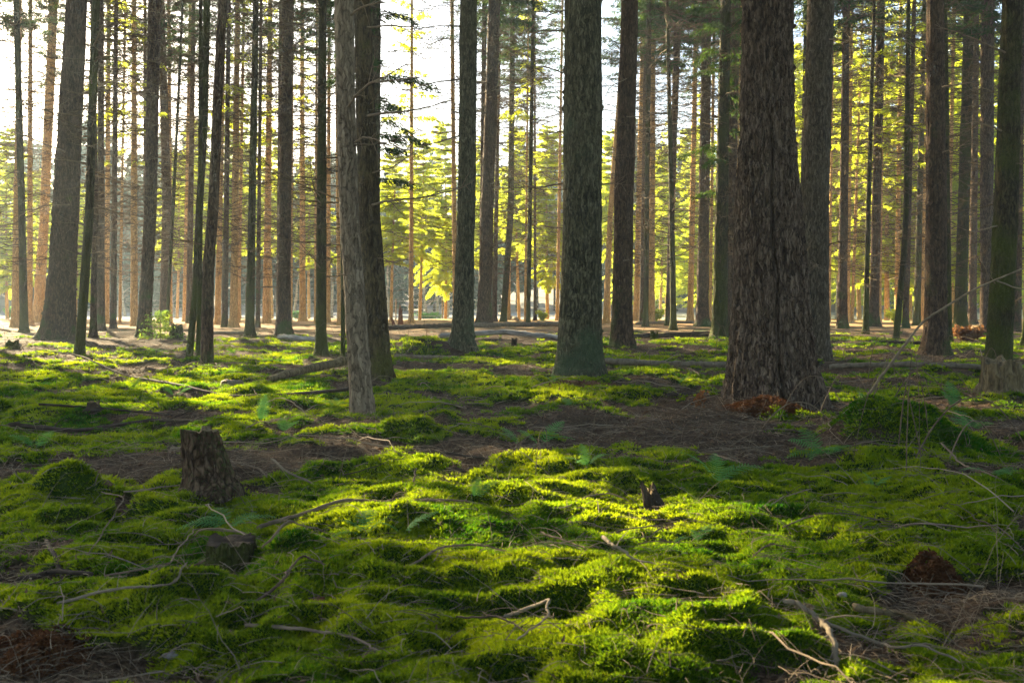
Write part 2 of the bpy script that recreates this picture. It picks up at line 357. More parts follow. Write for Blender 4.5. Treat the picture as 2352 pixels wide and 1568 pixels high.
def build_litter():
    # loose brown needles and flakes
    x, y = scatter(90000, 2.5, 26, pw=1.8)
    m = moss_mask(x, y); keep = rng.random(len(x)) < (1-m)*.95+.22; x, y = x[keep], y[keep]; n = len(x)
    z = height(x, y)+.004+.008*rng.random(n)
    ph = rng.random(n)*2*np.pi; L = (.010+.018*rng.random(n))*(y/4.)**.5; wd = L*(.10+.18*rng.random(n))
    d = np.stack([np.cos(ph), np.sin(ph), .35*rng.normal(size=n)], -1); s_ = np.stack([-np.sin(ph), np.cos(ph), .3*rng.normal(size=n)], -1)
    c = np.stack([x, y, z], -1)
    V = np.stack([c-d*L[:, None], c+s_*wd[:, None], c+d*L[:, None], c-s_*wd[:, None]], 1).reshape(-1, 3)
    g = Geo(); g.add(V, np.arange(len(V)).reshape(-1, 4), tint=np.repeat(rng.random(n), 4))
    o = g.obj('needle_litter', [M['litter']], smooth=False)
    tag(o, 'brown fallen needles and bark flakes lying between the moss cushions', 'litter', kind='stuff')
    # thin dead twigs
    g = Geo()
    for cnt, dmin, dmax, Lm, rad, k, pw, onlit in ((36000, 2.6, 26, .11, .0013, 5, 1.9, .6), (6500, 2.6, 34, .27, .0017, 9, 1.5, .6), (750, 3.0, 38, .75, .0036, 12, .8, .5)):
        x, y = scatter(cnt, dmin, dmax, pw=pw)
        m = moss_mask(x, y); keep = rng.random(cnt) > m*onlit*1.25; x, y = x[keep], y[keep]; n = len(x)
        ph = rng.random(n)*2*np.pi; L = Lm*(.4+1.2*rng.random(n)); cu = rng.normal(size=n)*.4
        t = np.linspace(-.5, .5, k)
        a = ph[:, None]+cu[:, None]*t[None]
        st = L[:, None]/k
        px = x[:, None]+np.cumsum(np.cos(a)*st, 1)+rng.normal(size=(n, k))*L[:, None]*.009
        py = y[:, None]+np.cumsum(np.sin(a)*st, 1)+rng.normal(size=(n, k))*L[:, None]*.009
        hz = height(px.ravel(), py.ravel()).reshape(n, k)
        lift = .012+np.abs(rng.normal(size=(n, 1)))*.02*(L[:, None]/.3)**.5
        tiltz = rng.normal(size=n)*.22*L; tiltz = np.where((rng.random(n) < .12) & (L < .5), np.abs(tiltz)*2.5, tiltz*.3)
        pz = np.maximum(hz.mean(1, keepdims=True)*.6+hz*.4+lift+tiltz[:, None]*(t[None]+.5), hz+.003)
        pz = pz+np.abs(rng.normal(size=(n, 1)))*.01+(1-4*t[None]**2)*L[:, None]*.07*np.abs(rng.normal(size=(n, 1)))
        rd = rad*(.6+.8*rng.random((n, 1)))*(y[:, None]/5.)**.35*(1.15-(t[None]+.5)*.8)
        V, Q = tubes(np.stack([px, py, pz], -1), rd, 4)
        g.add(V, Q, tint=np.repeat(rng.random(n), k*4))
    o = g.obj('twig_litter', [M['twigl']], smooth=True)
    tag(o, 'countless thin dry spruce twigs strewn over the moss and needles', 'twigs', kind='stuff')
M['twigl'] = simple('dry_twig', (.06, .04, .026), (.33, .25, .165), 8, rnd=.8)
build_litter()

# ------------------------------------------------------------------ trees
def axis_at(pts, z):
    zs = [p[2] for p in pts]
    return np.interp(z, zs, [p[0] for p in pts]), np.interp(z, zs, [p[1] for p in pts])
def trunk_mesh(name, m, d, pts, rad, H, flare, seed, na, nz, rough, furrow=0.0, roots=4, groove=None):
    """pts: (x, y, z) axis points relative to the base; rad: list of (z, radius)"""
    zs = np.concatenate([np.linspace(-.35, .0, 6)[:-1], np.linspace(0, 1, nz)**1.35*H]) if H > 9 else np.linspace(-.3, H, nz)
    if furrow: zs = np.concatenate([np.linspace(-.35, 5.6, nz), np.linspace(5.9, H, 30)])
    th = np.linspace(0, 2*np.pi, na, endpoint=False)
    Z, T = np.meshgrid(zs, th, indexing='ij')
    ax = np.interp(zs, [p[2] for p in pts], [p[0] for p in pts]); ay = np.interp(zs, [p[2] for p in pts], [p[1] for p in pts])
    ks = np.ones(5)/5; axp = np.pad(ax, 2, mode='edge'); ax = np.convolve(axp, ks, 'valid')
    r = np.interp(zs, [a for a, _ in rad], [b for _, b in rad])
    r0 = rad[0][1]
    rs = np.random.default_rng(seed); ph = rs.random(6)*6.28
    cx, cyy = np.cos(T), np.sin(T)
    lob = sum(np.cos((k+2)*T+ph[k])/(k+1.5) for k in range(roots))
    fl = 1.15*flare*r0*(np.exp(-np.maximum(Z, -.12)/(.55*r0+.10))*(1+.75*lob)+.35*np.exp(-np.maximum(Z, -.12)/(1.6*r0+.3)))
    rr = r[:, None]*(1+.05*(vn(cx*1.2+seed, cyy*1.2, Z*.8, s=seed)-.5)*2)+fl
    rr = rr+rough*r0*(fbm(cx*5, cyy*5, Z*5, s=seed+3, o=3)-.5)
    # branch knots
    for _ in range(int(6+H*2)):
        zz, tt = rs.random()*min(H, 9), rs.random()*6.28
        dd = ((np.angle(np.exp(1j*(T-tt)))*r0)**2+(Z-zz)**2)/(.028+.25*r0*rs.random()*.2)**2
        rr = rr+.10*r0*np.exp(-dd)
    if furrow:
        arc = T*r0
        wx = (fbm(cx*2, cyy*2, Z*1.3, s=seed+9, o=3)-.5)*.10
        u = 1/.045
        P = lambda sx, sz, s_: vn((cx*r0+wx*.4)*u*sx, (cyy*r0+wx*.4)*u*sx, Z*sz, s=s_)
        n1 = 1-np.abs(2*P(1.0, 5.5, 41+seed)-1); n2 = 1-np.abs(2*P(2.1, 12, 42+seed)-1); n3 = P(4.5, 40, 43+seed)
        plate = np.minimum(n1, .8)*.6+np.minimum(n2, .85)*.35+n3*.18
        rr = rr+furrow*(plate-.55)
    if groove:
        for (zt, zb, tc, sw, wd, dep) in groove:
            c = tc+sw*(Z-zb)+.10*(vn(Z*2.2, 0*Z, s=99)-.5)
            f = sstep(zb-.3, zb+.1, Z)*(1-sstep(zt-.5, zt, Z))
            rr = rr-dep*f*np.exp(-(np.angle(np.exp(1j*(T-c)))/wd)**2)+dep*.35*f*np.exp(-(np.angle(np.exp(1j*(T-c)))/(wd*3.5))**2)
    V = np.stack([ax[:, None]+rr*cx, ay[:, None]+rr*cyy, Z+0*rr], -1)
    n_, k_ = V.shape[:2]; idx = np.arange(n_*k_).reshape(n_, k_)
    a = idx[:-1]; b = np.roll(a, -1, 1); dd_ = idx[1:]; c_ = np.roll(dd_, -1, 1)
    g = Geo(); g.add(V, np.stack([a, b, c_, dd_], -1).reshape(-1, 4))
    g.add([[ax[-1], ay[-1], zs[-1]+.02]], np.zeros((0, 4), int)); g.q.append((np.stack([idx[-1], np.roll(idx[-1], -1), np.full(k_, g.n-1)], -1), 0))
    return g.mesh(name, [m])

def deadwood_mesh(seed, z0, z1, step, nb, Lr, rr, dens=1.0, sides=3, tws=1.0):
    rs = np.random.default_rng(seed); P = []; Rd = []; SP = []; SR = []
    z = z0
    while z < z1:
        frac = (z-z0)/(z1-z0) if z1-z0 > .1 else .4
        for _ in range(rs.integers(nb[0], nb[1]+1)):
            a = rs.random()*6.283; L = rs.uniform(*Lr)*(.65+.6*frac)
            if rs.random() < .25: L *= .35
            k = 9; t = np.linspace(0, 1, k)
            up = rs.normal(.02, .16); curve = rs.normal(.10, .22); bend = rs.normal(0, .25)
            aa = a+bend*t+np.cumsum(rs.normal(0, .05, k))
            px = np.cumsum(np.cos(aa))*L/k; py = np.cumsum(np.sin(aa))*L/k
            pz = z+rs.uniform(-.12, .12)+L*(up*t+(curve-.25)*t*t*.8+.18*t**3)+np.cumsum(rs.normal(0, .008, k))*L
            p = np.stack([px, py, pz], -1); p[0] = (0, 0, pz[0]); P.append(p)
            Rd.append(rs.uniform(*rr)*(1-.8*t))
            for j in range(int(rs.integers(5, 11)*dens*(L/1.4))):
                tt = rs.uniform(.15, .98); i = min(int(tt*(k-1)), k-2); q = p[i]+(p[i+1]-p[i])*(tt*(k-1)-i)
                d = p[i+1]-p[i]; d = d/np.linalg.norm(d)
                sd = rs.choice([-1, 1]); ln = rs.uniform(.15, .7)*L*.5*(1.15-tt*.6)
                s_ = np.array([-d[1], d[0], 0])*sd*rs.uniform(.5, 1.)+d*rs.uniform(.3, 1.)+np.array([0, 0, rs.normal(-.05, .3)])
                s_ /= np.linalg.norm(s_); ts = np.linspace(0, 1, 4)
                sp = q+s_*ln*ts[:, None]+np.array([0, 0, 1.])*(rs.normal(.0, .12)*ln*ts**2)[:, None]
                sp = sp+rs.normal(0, .012, (4, 3))*ts[:, None]
                SP.append(sp); SR.append(tws*rs.uniform(.0045, .0085)*(1-.5*ts))
        z += step*rs.uniform(.6, 1.4)
    g = Geo()
    V, Q = tubes(np.array(P), np.array(Rd), 4 if sides > 3 else 3); g.add(V, Q, tint=np.repeat(rs.random(len(P)), 9*(4 if sides > 3 else 3)))
    if SP:
        V, Q = tubes(np.array(SP), np.array(SR), 3); g.add(V, Q, tint=np.repeat(rs.random(len(SP)), 12))
    return g

def crown_mesh(seed, z0, H, rmax, step, nb, spray, per, dens=1.0, droop=.35, tw=.022, low=1.0, wood=True, fan=3, prof=.75, lv=.6):
    """living crown: whorls of drooping boughs carrying short needle sprays"""
    rs = np.random.default_rng(seed); BP = []; BR = []; SV = []; ST = []
    z = z0
    while z < H-.15:
        f = (z-z0)/(H-z0)
        rad = rmax*(1-f)**prof*(.5+.5*min(1, f*5+low))
        for _ in range(rs.integers(nb[0], nb[1]+1)):
            if rs.random() > dens*(.35+.65*min(1., f*4+low)): continue
            a = rs.random()*6.283; L = rad*rs.uniform(lv, 1.15)+.12; k = 6; t = np.linspace(0, 1, k)
            dr = droop*rs.uniform(.5, 1.4)*(1-.6*f)
            p = np.stack([np.cos(a+.2*t*rs.normal())*L*t, np.sin(a+.2*t*rs.normal())*L*t, z+L*(.15*t-dr*t*t*1.1+.25*dr*t**3+.25*f*t)], -1)
            BP.append(p); BR.append(tw*(.4+L/3)*(1.05-t))
            n = max(3, int(per*L/1.5))
            tt = rs.random(n)**.8*.92+.08
            q = np.stack([np.interp(tt, t, p[:, i]) for i in range(3)], -1)
            dirv = np.array([np.cos(a), np.sin(a), 0]); lat = np.array([-np.sin(a), np.cos(a), 0])
            sd = rs.choice([-1., 1.], n)
            tint = np.clip(rs.normal(.5, .28, n), 0, 1)
            for j in range(fan):
                ln = spray[0]*rs.uniform(.6, 1.4, n)*(1.15-.5*tt); wv = spray[1]*rs.uniform(.6, 1.4, n)
                dv = lat*(sd*rs.uniform(.2, 1.1, n))[:, None]+dirv*rs.uniform(.1, 1.0, n)[:, None]+np.array([0, 0, 1.])*rs.normal(-.35, .35, n)[:, None]
                dv /= np.linalg.norm(dv, axis=1, keepdims=True)
                nv = rs.normal(size=(n, 3)); sv = np.cross(dv, nv); sv /= np.linalg.norm(sv, axis=1, keepdims=True)+1e-9
                st = q+rs.normal(0, .05, (n, 3))*L*.5+lat*(sd*rs.random(n)*.22*L*(1-tt*.7))[:, None]
                v = np.stack([st, st+dv*(ln*.45)[:, None]+sv*wv[:, None], st+dv*ln[:, None]+np.array([0, 0, -1.])*(ln*.15)[:, None], st+dv*(ln*.4)[:, None]-sv*wv[:, None]], 1)
                SV.append(v.reshape(-1, 3)); ST.append(np.repeat(tint, 4))
        z += step*rs.uniform(.7, 1.3)
    g = Geo()
    if SV:
        V = np.concatenate(SV); g.add(V, np.arange(len(V)).reshape(-1, 4), 0, tint=np.concatenate(ST))
    if wood:
        V, Q = tubes(np.array(BP), np.array(BR), 3); g.add(V, Q, 1)
    return g

DW = [deadwood_mesh(100+i, 2.6, 16.0, .31, (3, 5), (.9, 2.9), (.012, .026), dens=1.25, tws=1.45).mesh('deadwood', [M['twig']]) for i in range(6)]     # far and middle trees
DWL = [deadwood_mesh(140+i, 1.7, 14.0, .29, (3, 5), (.7, 2.4), (.010, .020), dens=1.3, tws=1.1).mesh('deadwood', [M['twig']]) for i in range(4)]     # branches from low down
DWS = [[deadwood_mesh(180+40*i+j, 2.2+.55*j, 2.21+.55*j, 1.0, (1, 1), (.4, 1.6), (.006, .013), dens=1.0).mesh('dead_branch', [M['twig']]) for j in range(14)] for i in range(3)]  # single branches, near trees
CR = [crown_mesh(200+i, 14.6, 23, 2.2, .42, (4, 6), (.24, .018), 44, dens=.74, low=.0, droop=.25).mesh('crown', [M['needle_dark'], M['twig']], False) for i in range(5)]
CRH = [crown_mesh(230+i, 12.5, 23, 3.0, .40, (5, 7), (.28, .028), 50, dens=.9, low=.05, droop=.25).mesh('crown', [M['needle_dark'], M['twig']], False) for i in range(3)]
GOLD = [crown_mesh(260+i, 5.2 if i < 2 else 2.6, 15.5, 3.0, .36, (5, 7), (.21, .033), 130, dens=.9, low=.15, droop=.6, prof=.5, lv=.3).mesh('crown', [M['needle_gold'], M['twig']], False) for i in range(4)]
LOWC = [crown_mesh(330+i, 4.6, 23, 2.0, .42, (3, 5), (.20, .016), 80, dens=.36, low=.2, droop=.5).mesh('crown', [M['needle_dark'], M['twig']], False) for i in range(2)]
MIXC = [crown_mesh(280+i, 8.0, 22, 1.7, .6, (2, 4), (.28, .030), 30, dens=.6, low=.05, droop=.35).mesh('crown', [M['needle_gold'], M['twig']], False) for i in range(3)]

tree_no = [0]
def tree(bx, by, wb, tx, wt, m, label, mid=None, dead='n', crown='n', flare=.35, group='spruces standing in the wood', y=None, **kw):
    """base (bx, by) and width wb, then x and width where the trunk leaves the top of the picture"""
    i = tree_no[0]; tree_no[0] += 1
    X, Y = G(bx, by) if y is None else ((bx-1176)/F*y, y)
    z0 = Hs(X, Y); zt = CAM_H+HOR/F*Y-z0
    pts = [(0, 0, 0)]; rad = [(0, wb/F*Y/2)]
    if mid:
        for mx, my, mw in mid:
            zz = CAM_H+(HOR-my)/F*Y-z0; pts.append(((mx-bx)/F*Y, 0, zz)); rad.append((zz, mw/F*Y/2))
    pts.append(((tx-bx)/F*Y, 0, zt)); rad.append((zt, wt/F*Y/2))
    H = kw.pop('H', 21.0+2.5*math.sin(i*1.7))
    sx = (pts[-1][0]-pts[-2][0])/(pts[-1][2]-pts[-2][2])
    if H < zt: H = max(H, 4)
    else:
        pts.append((pts[-1][0]+sx*.5*(H-zt), 0, H)); rad.append((H, .02))
    root = empty('spruce_tree', (X, Y, z0)); tag(root, label, 'tree', group)
    near = kw.get('na', 0)
    na, nz = kw.pop('na', 20 if Y > 35 else 32), kw.pop('nz', 60 if Y > 35 else 110)
    me = trunk_mesh('trunk', M[m], Y, pts, rad, H, flare, 50+i, na, nz, kw.pop('rough', .16), **kw)
    o = bpy.data.objects.new('trunk', me); C.objects.link(o); o.parent = root
    lean = Vector(((tx-bx)/F*Y, 0, zt)); q = Vector((0, 0, 1)).rotation_difference(lean)
    def add(nm, me, s=1.0):
        c = bpy.data.objects.new(nm, me); C.objects.link(c); c.parent = root
        c.rotation_mode = 'QUATERNION'; c.rotation_quaternion = q @ Matrix.Rotation(i*2.399, 4, 'Z').to_quaternion(); c.scale = (s, s, s)
    s = H/22.0
    if dead == 'n': add('deadwood', DW[i % 6], s)
    if dead == 'l': add('deadwood', DWL[i % 4] if Y < 38 else DW[i % 6], s)
    if dead == 's':
        for me_ in DWS[i % 3]: add('dead_branch', me_, 1)
    if crown == 'n': add('crown', CR[i % 5], s)
    if crown == 'h': add('crown', CRH[i % 3], s)
    if crown == 'x': add('crown', LOWC[i % 2], s)
    if crown == 'm': add('crown', MIXC[i % 3], s)
    return root

# --- left third
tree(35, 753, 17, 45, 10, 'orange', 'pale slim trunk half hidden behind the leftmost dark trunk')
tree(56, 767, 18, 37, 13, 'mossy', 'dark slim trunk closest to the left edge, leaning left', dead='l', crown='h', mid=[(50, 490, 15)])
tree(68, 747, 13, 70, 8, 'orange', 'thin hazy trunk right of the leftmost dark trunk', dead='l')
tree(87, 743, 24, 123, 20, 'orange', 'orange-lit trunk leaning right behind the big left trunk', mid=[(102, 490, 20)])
tree(132, 783, 64, 177, 44, 'brown', 'broadest trunk of the left side, dark brown with a flared foot', mid=[(145, 600, 58), (158, 330, 50)], flare=.45, na=120, nz=300, furrow=.03, dead='s', crown='h')
tree(182, 820, 21, 220, 17, 'mossy', 'slim moss-green trunk leaning right in front of the big left trunk', mid=[(205, 490, 19)], flare=.2, dead='l', na=48, nz=160)
tree(214, 780, 15, 212, 9, 'brown', 'thin dark trunk just right of the slim moss-green one', mid=[(219, 490, 13)])
tree(232, 760, 17, 232, 12, 'brown', 'brown trunk close behind the slim moss-green one')
tree(245, 742, 11, 250, 9, 'orange', 'faint orange trunk right of the moss-green leaning one', crown='m')
tree(260, 755, 14, 267, 9, 'brown', 'straight thin brown trunk in the gap right of the moss-green one', dead='l')
tree(275, 745, 6, 288, 5, 'orange', 'very thin pole trunk right of the straight thin brown one')
tree(308, 750, 16, 308, 10, 'orange', 'glowing orange trunk left of the leaning dark trunk with the sapling', crown='m', dead='l')
tree(335, 748, 10, 333, 7, 'brown', 'thin trunk hidden behind the dark trunk beside the sapling')
tree(330, 773, 30, 355, 28, 'brown', 'dark leaning trunk just left of the small spruce sapling', mid=[(345, 490, 27)], dead='l', crown='h', na=48, nz=160)
tree(376, 745, 21, 370, 15, 'brown', 'grey-brown trunk rising behind the small spruce sapling', mid=[(384, 490, 21)], dead='l')
tree(392, 744, 8, 388, 8, 'orange', 'thin pale trunk behind the trunk over the sapling')
tree(383, 743, 8, 420, 5, 'mossy', 'thin green pole leaning right beside the sapling', mid=[(397, 490, 8)], y=42)
tree(424, 740, 10, 437, 6, 'orange', 'thin orange trunk left of the clump of three leaning trunks')
tree(434, 744, 14, 445, 9, 'brown', 'straight dark trunk behind the clump of three leaning trunks', dead='l')
tree(434, 827, 16, 475, 15, 'mossy', 'left trunk of the clump of three, bending right and split near its foot', mid=[(450, 660, 16), (457, 490, 16), (470, 280, 16)], flare=.12, dead='s', na=48, nz=160)
tree(456, 833, 12, 461, 8, 'mossy', 'thinnest and middle trunk of the clump of three', mid=[(460, 490, 11)], flare=.15, y=19.6, dead='s')
tree(475, 847, 27, 512, 20, 'brown', 'right and thickest trunk of the clump of three, leaning right', mid=[(478, 620, 25), (489, 490, 24), (500, 230, 21)], flare=.12, dead='s', crown='h', na=64, nz=200)
tree(500, 745, 14, 515, 8, 'orange', 'orange trunk behind and right of the clump of three')
tree(516, 750, 14, 526, 9, 'brown', 'brown-gold trunk with knots, second right of the clump of three', dead='l')
tree(537, 750, 18, 546, 11, 'orange', 'amber trunk midway between the clump of three and the slim dark trunk', crown='m')
tree(548, 742, 8, 560, 6, 'orange', 'faint glowing trunk behind the amber one')
tree(573, 777, 20, 588, 13, 'mossy', 'slim dark green trunk, first straight one right of the clump of three', dead='l', na=40, nz=140)
tree(592, 750, 10, 600, 7, 'brown', 'thin amber trunk just right of the slim dark green one')
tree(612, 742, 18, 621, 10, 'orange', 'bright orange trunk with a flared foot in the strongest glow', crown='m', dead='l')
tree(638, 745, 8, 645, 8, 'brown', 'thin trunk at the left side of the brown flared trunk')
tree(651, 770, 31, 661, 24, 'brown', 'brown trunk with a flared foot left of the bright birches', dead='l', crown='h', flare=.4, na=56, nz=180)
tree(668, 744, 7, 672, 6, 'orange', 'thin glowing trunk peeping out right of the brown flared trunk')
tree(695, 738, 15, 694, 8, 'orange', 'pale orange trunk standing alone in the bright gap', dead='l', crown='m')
tree(724, 745, 6, 728, 5, 'orange', 'very thin trunk touching the left side of the dark trunk near the log')
tree(737, 820, 25, 741, 18, 'mossy', 'dark straight trunk left of the two large leaning trunks', dead='l', na=48, nz=160, crown='h')
tree(754, 743, 10, 756, 7, 'orange', 'thin glowing trunk touching the right side of the dark straight trunk')
tree(779, 745, 9, 772, 7, 'orange', 'thin orange trunk mostly hidden left of the pale leaning trunk')
tree(788, 832, 10, 785, 8, 'mossy', 'thin dark stem directly behind the pale leaning trunk', dead='')
# --- middle third
tree(833, 962, 47, 790, 42, 'scaly', 'pale cracked trunk nearest the camera, bending left as it rises', mid=[(828, 880, 49), (816, 690, 46), (802, 490, 42), (795, 250, 42)], flare=.26, dead='s', crown='h', na=160, nz=420, furrow=.010, rough=.10)
tree(877, 885, 50, 831, 35, 'olive', 'brown trunk close behind the pale cracked one, bending the same way', mid=[(867, 780, 52), (848, 490, 50), (840, 250, 43)], flare=.22, dead='s', crown='h', na=120, nz=320, furrow=.012, rough=.12)
tree(858, 800, 28, 861, 27, 'greygreen', 'green-tinged trunk behind the pair of bending trunks', dead='l', crown='x')
tree(944, 743, 11, 946, 6, 'orange', 'orange trunk wrapped in yellow foliage in the open gap', crown='m', dead='l')
tree(1046, 745, 11, 1038, 9, 'orange', 'thin reddish trunk left of the dark green-grey trunk')
tree(1062, 812, 46, 1077, 38, 'greygreen', 'dark green-grey trunk with a flared foot behind the mossy mound', mid=[(1071, 490, 41)], flare=.35, dead='s', na=100, nz=280, furrow=.012, crown='h')
tree(1104, 746, 10, 1113, 11, 'brown', 'thin trunk hidden between the green-grey trunk and the stout brown one', dead='l')
tree(1111, 752, 31, 1136, 27, 'brown', 'stout brown trunk with gold rim right of the green-grey one', mid=[(1122, 400, 29)], flare=.7, dead='l', crown='h', na=48, nz=160)
tree(1135, 740, 12, 1149, 6, 'brown', 'thin trunk just right of the stout brown one')
tree(1156, 740, 14, 1178, 11, 'mossy', 'slender leaning trunk in the middle of the bright gap', mid=[(1173, 490, 14)], dead='l')
tree(1168, 736, 8, 1176, 6, 'orange', 'thin orange trunk right behind the slender leaning one')
tree(1206, 740, 5, 1214, 4, 'orange', 'thin orange pole left of the straight dark pole', crown='m')
tree(1213, 751, 10, 1225, 7, 'mossy', 'straight dark pole trunk left of the tall pillar-like trunk', dead='l', mid=[(1217, 490, 10)])
tree(1229, 737, 7, 1228, 4, 'brown', 'thin pole trunk just right of the straight dark pole')
tree(1280, 736, 8, 1292, 5, 'orange', 'thin knotty trunk close to the left side of the pillar-like trunk', dead='l')
tree(1331, 876, 98, 1339, 81, 'greygreen', 'tall straight pillar-like trunk with green-grey bark in the centre', mid=[(1334, 700, 89), (1338, 490, 87)], flare=.2, dead='s', crown='h', na=300, nz=620, furrow=.024, rough=.05)
tree(1392, 742, 14, 1440, 10, 'orange', 'orange trunk leaning strongly right behind the pillar-like trunk', mid=[(1402, 490, 12)])
tree(1428, 802, 46, 1447, 38, 'brown', 'straight brown trunk, first to the right of the pillar-like trunk', mid=[(1432, 490, 43)], flare=.35, dead='s', crown='h', na=100, nz=280, furrow=.010)
tree(1463, 738, 17, 1478, 9, 'orange', 'pinkish pale trunk in the glow right of the straight brown one', dead='l')
tree(1474, 742, 12, 1485, 9, 'brown', 'thin leaning trunk crossing behind the twin green and orange trunks')
tree(1483, 751, 12, 1491, 11, 'mossy', 'green left half of the twin trunks right of the straight brown one', dead='l')
tree(1496, 746, 15, 1501, 11, 'orange', 'orange right half of the twin trunks right of the straight brown one')
tree(1547, 757, 14, 1532, 7, 'mossy', 'green-gold trunk leaning left at the top, before the brown one', mid=[(1543, 490, 12)], dead='l', crown='h')
tree(1534, 750, 13, 1558, 16, 'brown', 'brown trunk crossing behind the green-gold one and leaning right', crown='h')
# --- right third
tree(1585, 739, 14, 1600, 9, 'orange', 'glowing orange trunk left of the dark pair beside the massive trunk', dead='l')
tree(1613, 743, 28, 1624, 22, 'brown', 'dark brown trunk right of a glowing orange one, left of the mossy pair', dead='l', crown='h', y=45)
tree(1631, 741, 7, 1641, 7, 'orange', 'thin glowing trunk squeezed left of the mossy dark trunk')
tree(1652, 779, 34, 1667, 22, 'mossy', 'mossy dark trunk left of the massive furrowed trunk', dead='l', crown='x', na=56, nz=180, furrow=.006)
tree(1672, 766, 22, 1690, 22, 'brown', 'dark trunk between the mossy one and the massive furrowed trunk', dead='l', crown='h')
tree(1684, 745, 7, 1703, 6, 'orange', 'thin gold-edged trunk touching the left side of the massive trunk')
tree(1776, 930, 192, 1763, 107, 'furrowed', 'massive furrowed trunk with a long vertical crack, the widest in view', mid=[(1772, 850, 180), (1770, 780, 168), (1768, 690, 158), (1764, 490, 141), (1763, 330, 120)], flare=.11, dead='', crown='h', na=420, nz=900, furrow=.052, rough=.10,
     roots=5, groove=[(3.4, -.1, R(-93), R(-1.0), .05, .07), (2.2, -.1, R(-38), R(2), .09, .06), (1.6, -.1, R(-160), R(-3), .09, .06)])
tree(1873, 838, 60, 1885, 58, 'plated', 'thick straight trunk just behind the massive one on its right', mid=[(1871, 490, 62)], flare=.2, dead='s', crown='h', na=160, nz=360, furrow=.020)
tree(1838, 748, 10, 1851, 8, 'mossy', 'thin trunk in the slot between the massive trunk and its neighbour', dead='l', crown='m')
tree(1905, 741, 6, 1914, 5, 'orange', 'very thin reddish trunk right of the thick straight one')
tree(1934, 752, 22, 1944, 16, 'brown', 'dark trunk standing at the left of the yellow glow on the right', dead='l', crown='h')
tree(1948, 743, 8, 1956, 8, 'orange', 'thin orange trunk touching the dark trunk left of the yellow glow', crown='m')
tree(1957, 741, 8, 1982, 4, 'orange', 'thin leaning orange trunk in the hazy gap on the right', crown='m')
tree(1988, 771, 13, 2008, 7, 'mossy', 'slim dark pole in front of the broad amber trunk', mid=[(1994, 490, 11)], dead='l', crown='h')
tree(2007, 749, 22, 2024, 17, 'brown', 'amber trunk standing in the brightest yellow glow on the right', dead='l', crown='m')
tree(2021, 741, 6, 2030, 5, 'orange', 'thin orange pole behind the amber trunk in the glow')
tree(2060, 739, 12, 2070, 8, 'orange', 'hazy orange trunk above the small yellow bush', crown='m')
tree(2058, 780, 14, 2087, 8, 'mossy', 'slim green pole with a leaning foot right of the yellow glow', mid=[(2075, 600, 13), (2081, 490, 12), (2083, 300, 11)], dead='l', flare=.1, crown='h')
tree(2080, 751, 14, 2100, 9, 'brown', 'dark trunk just behind the slim green leaning pole', crown='m')
tree(2106, 746, 16, 2123, 9, 'mossy', 'dark trunk midway between the slim green pole and the thick right trunk', dead='l')
tree(2118, 741, 10, 2128, 7, 'orange', 'pale orange trunk left of the thick brown trunk with gold edge', crown='m')
tree(2148, 815, 48, 2148, 37, 'brown', 'thick brown trunk with gold left edge behind the leaning dead branch', mid=[(2150, 490, 45)], flare=.4, dead='s', crown='h', na=100, nz=280, furrow=.012)
tree(2180, 785, 13, 2172, 8, 'mossy', 'thin trunk touching the right side of the thick gold-edged one', dead='l')
tree(2176, 742, 8, 2192, 8, 'orange', 'thin gold-rimmed trunk in the gap left of the darkest trunk', crown='m')
tree(2205, 747, 27, 2227, 22, 'mossy', 'darkest mossy trunk left of the russet bracken', dead='l', crown='h', y=38)
tree(2233, 744, 18, 2243, 12, 'brown', 'reddish brown trunk standing behind the russet bracken', dead='l')
tree(2266, 749, 26, 2268, 30, 'furrowed', 'dark grey trunk between the russet bracken and the mossy right trunk', dead='l', crown='h', y=36)
tree(2292, 868, 54, 2325, 42, 'mossy', 'mossy trunk at the right edge growing beside an old stump', mid=[(2300, 700, 52), (2310, 490, 50)], flare=.30, dead='s', crown='h', na=100, nz=280, furrow=.012)
tree(2337, 762, 16, 2347, 14, 'brown', 'thin brown trunk at the extreme right edge', dead='l', crown='h')
tree(2372, 790, 40, 2392, 34, 'mossy', 'dark trunk cut by the right edge of the picture', dead='l', crown='h')
# --- unseen trees added left of the view to cast dapple on the moss
for (X, Y, r) in [(-10.5, 15, .15), (-19, 24, .16), (-17.5, 31, .2), (-26.5, 42, .18), (-31, 47, .2), (-9.5, 9, .13), (-27, 38, .2), (-24.5, 33, .18), (-31.5, 41, .2), (-22.8, 43.5, .2)]:
    wpx = r*2/Y*F
    tree(1176+X/Y*F, 0, wpx, 1176+X/Y*F+10, wpx*.8, 'brown', 'unseen spruce added just beyond the left side of the view to cast shade', dead='n', crown='h' if r > .17 else 'n', y=Y, group='unseen spruces added left of the view')

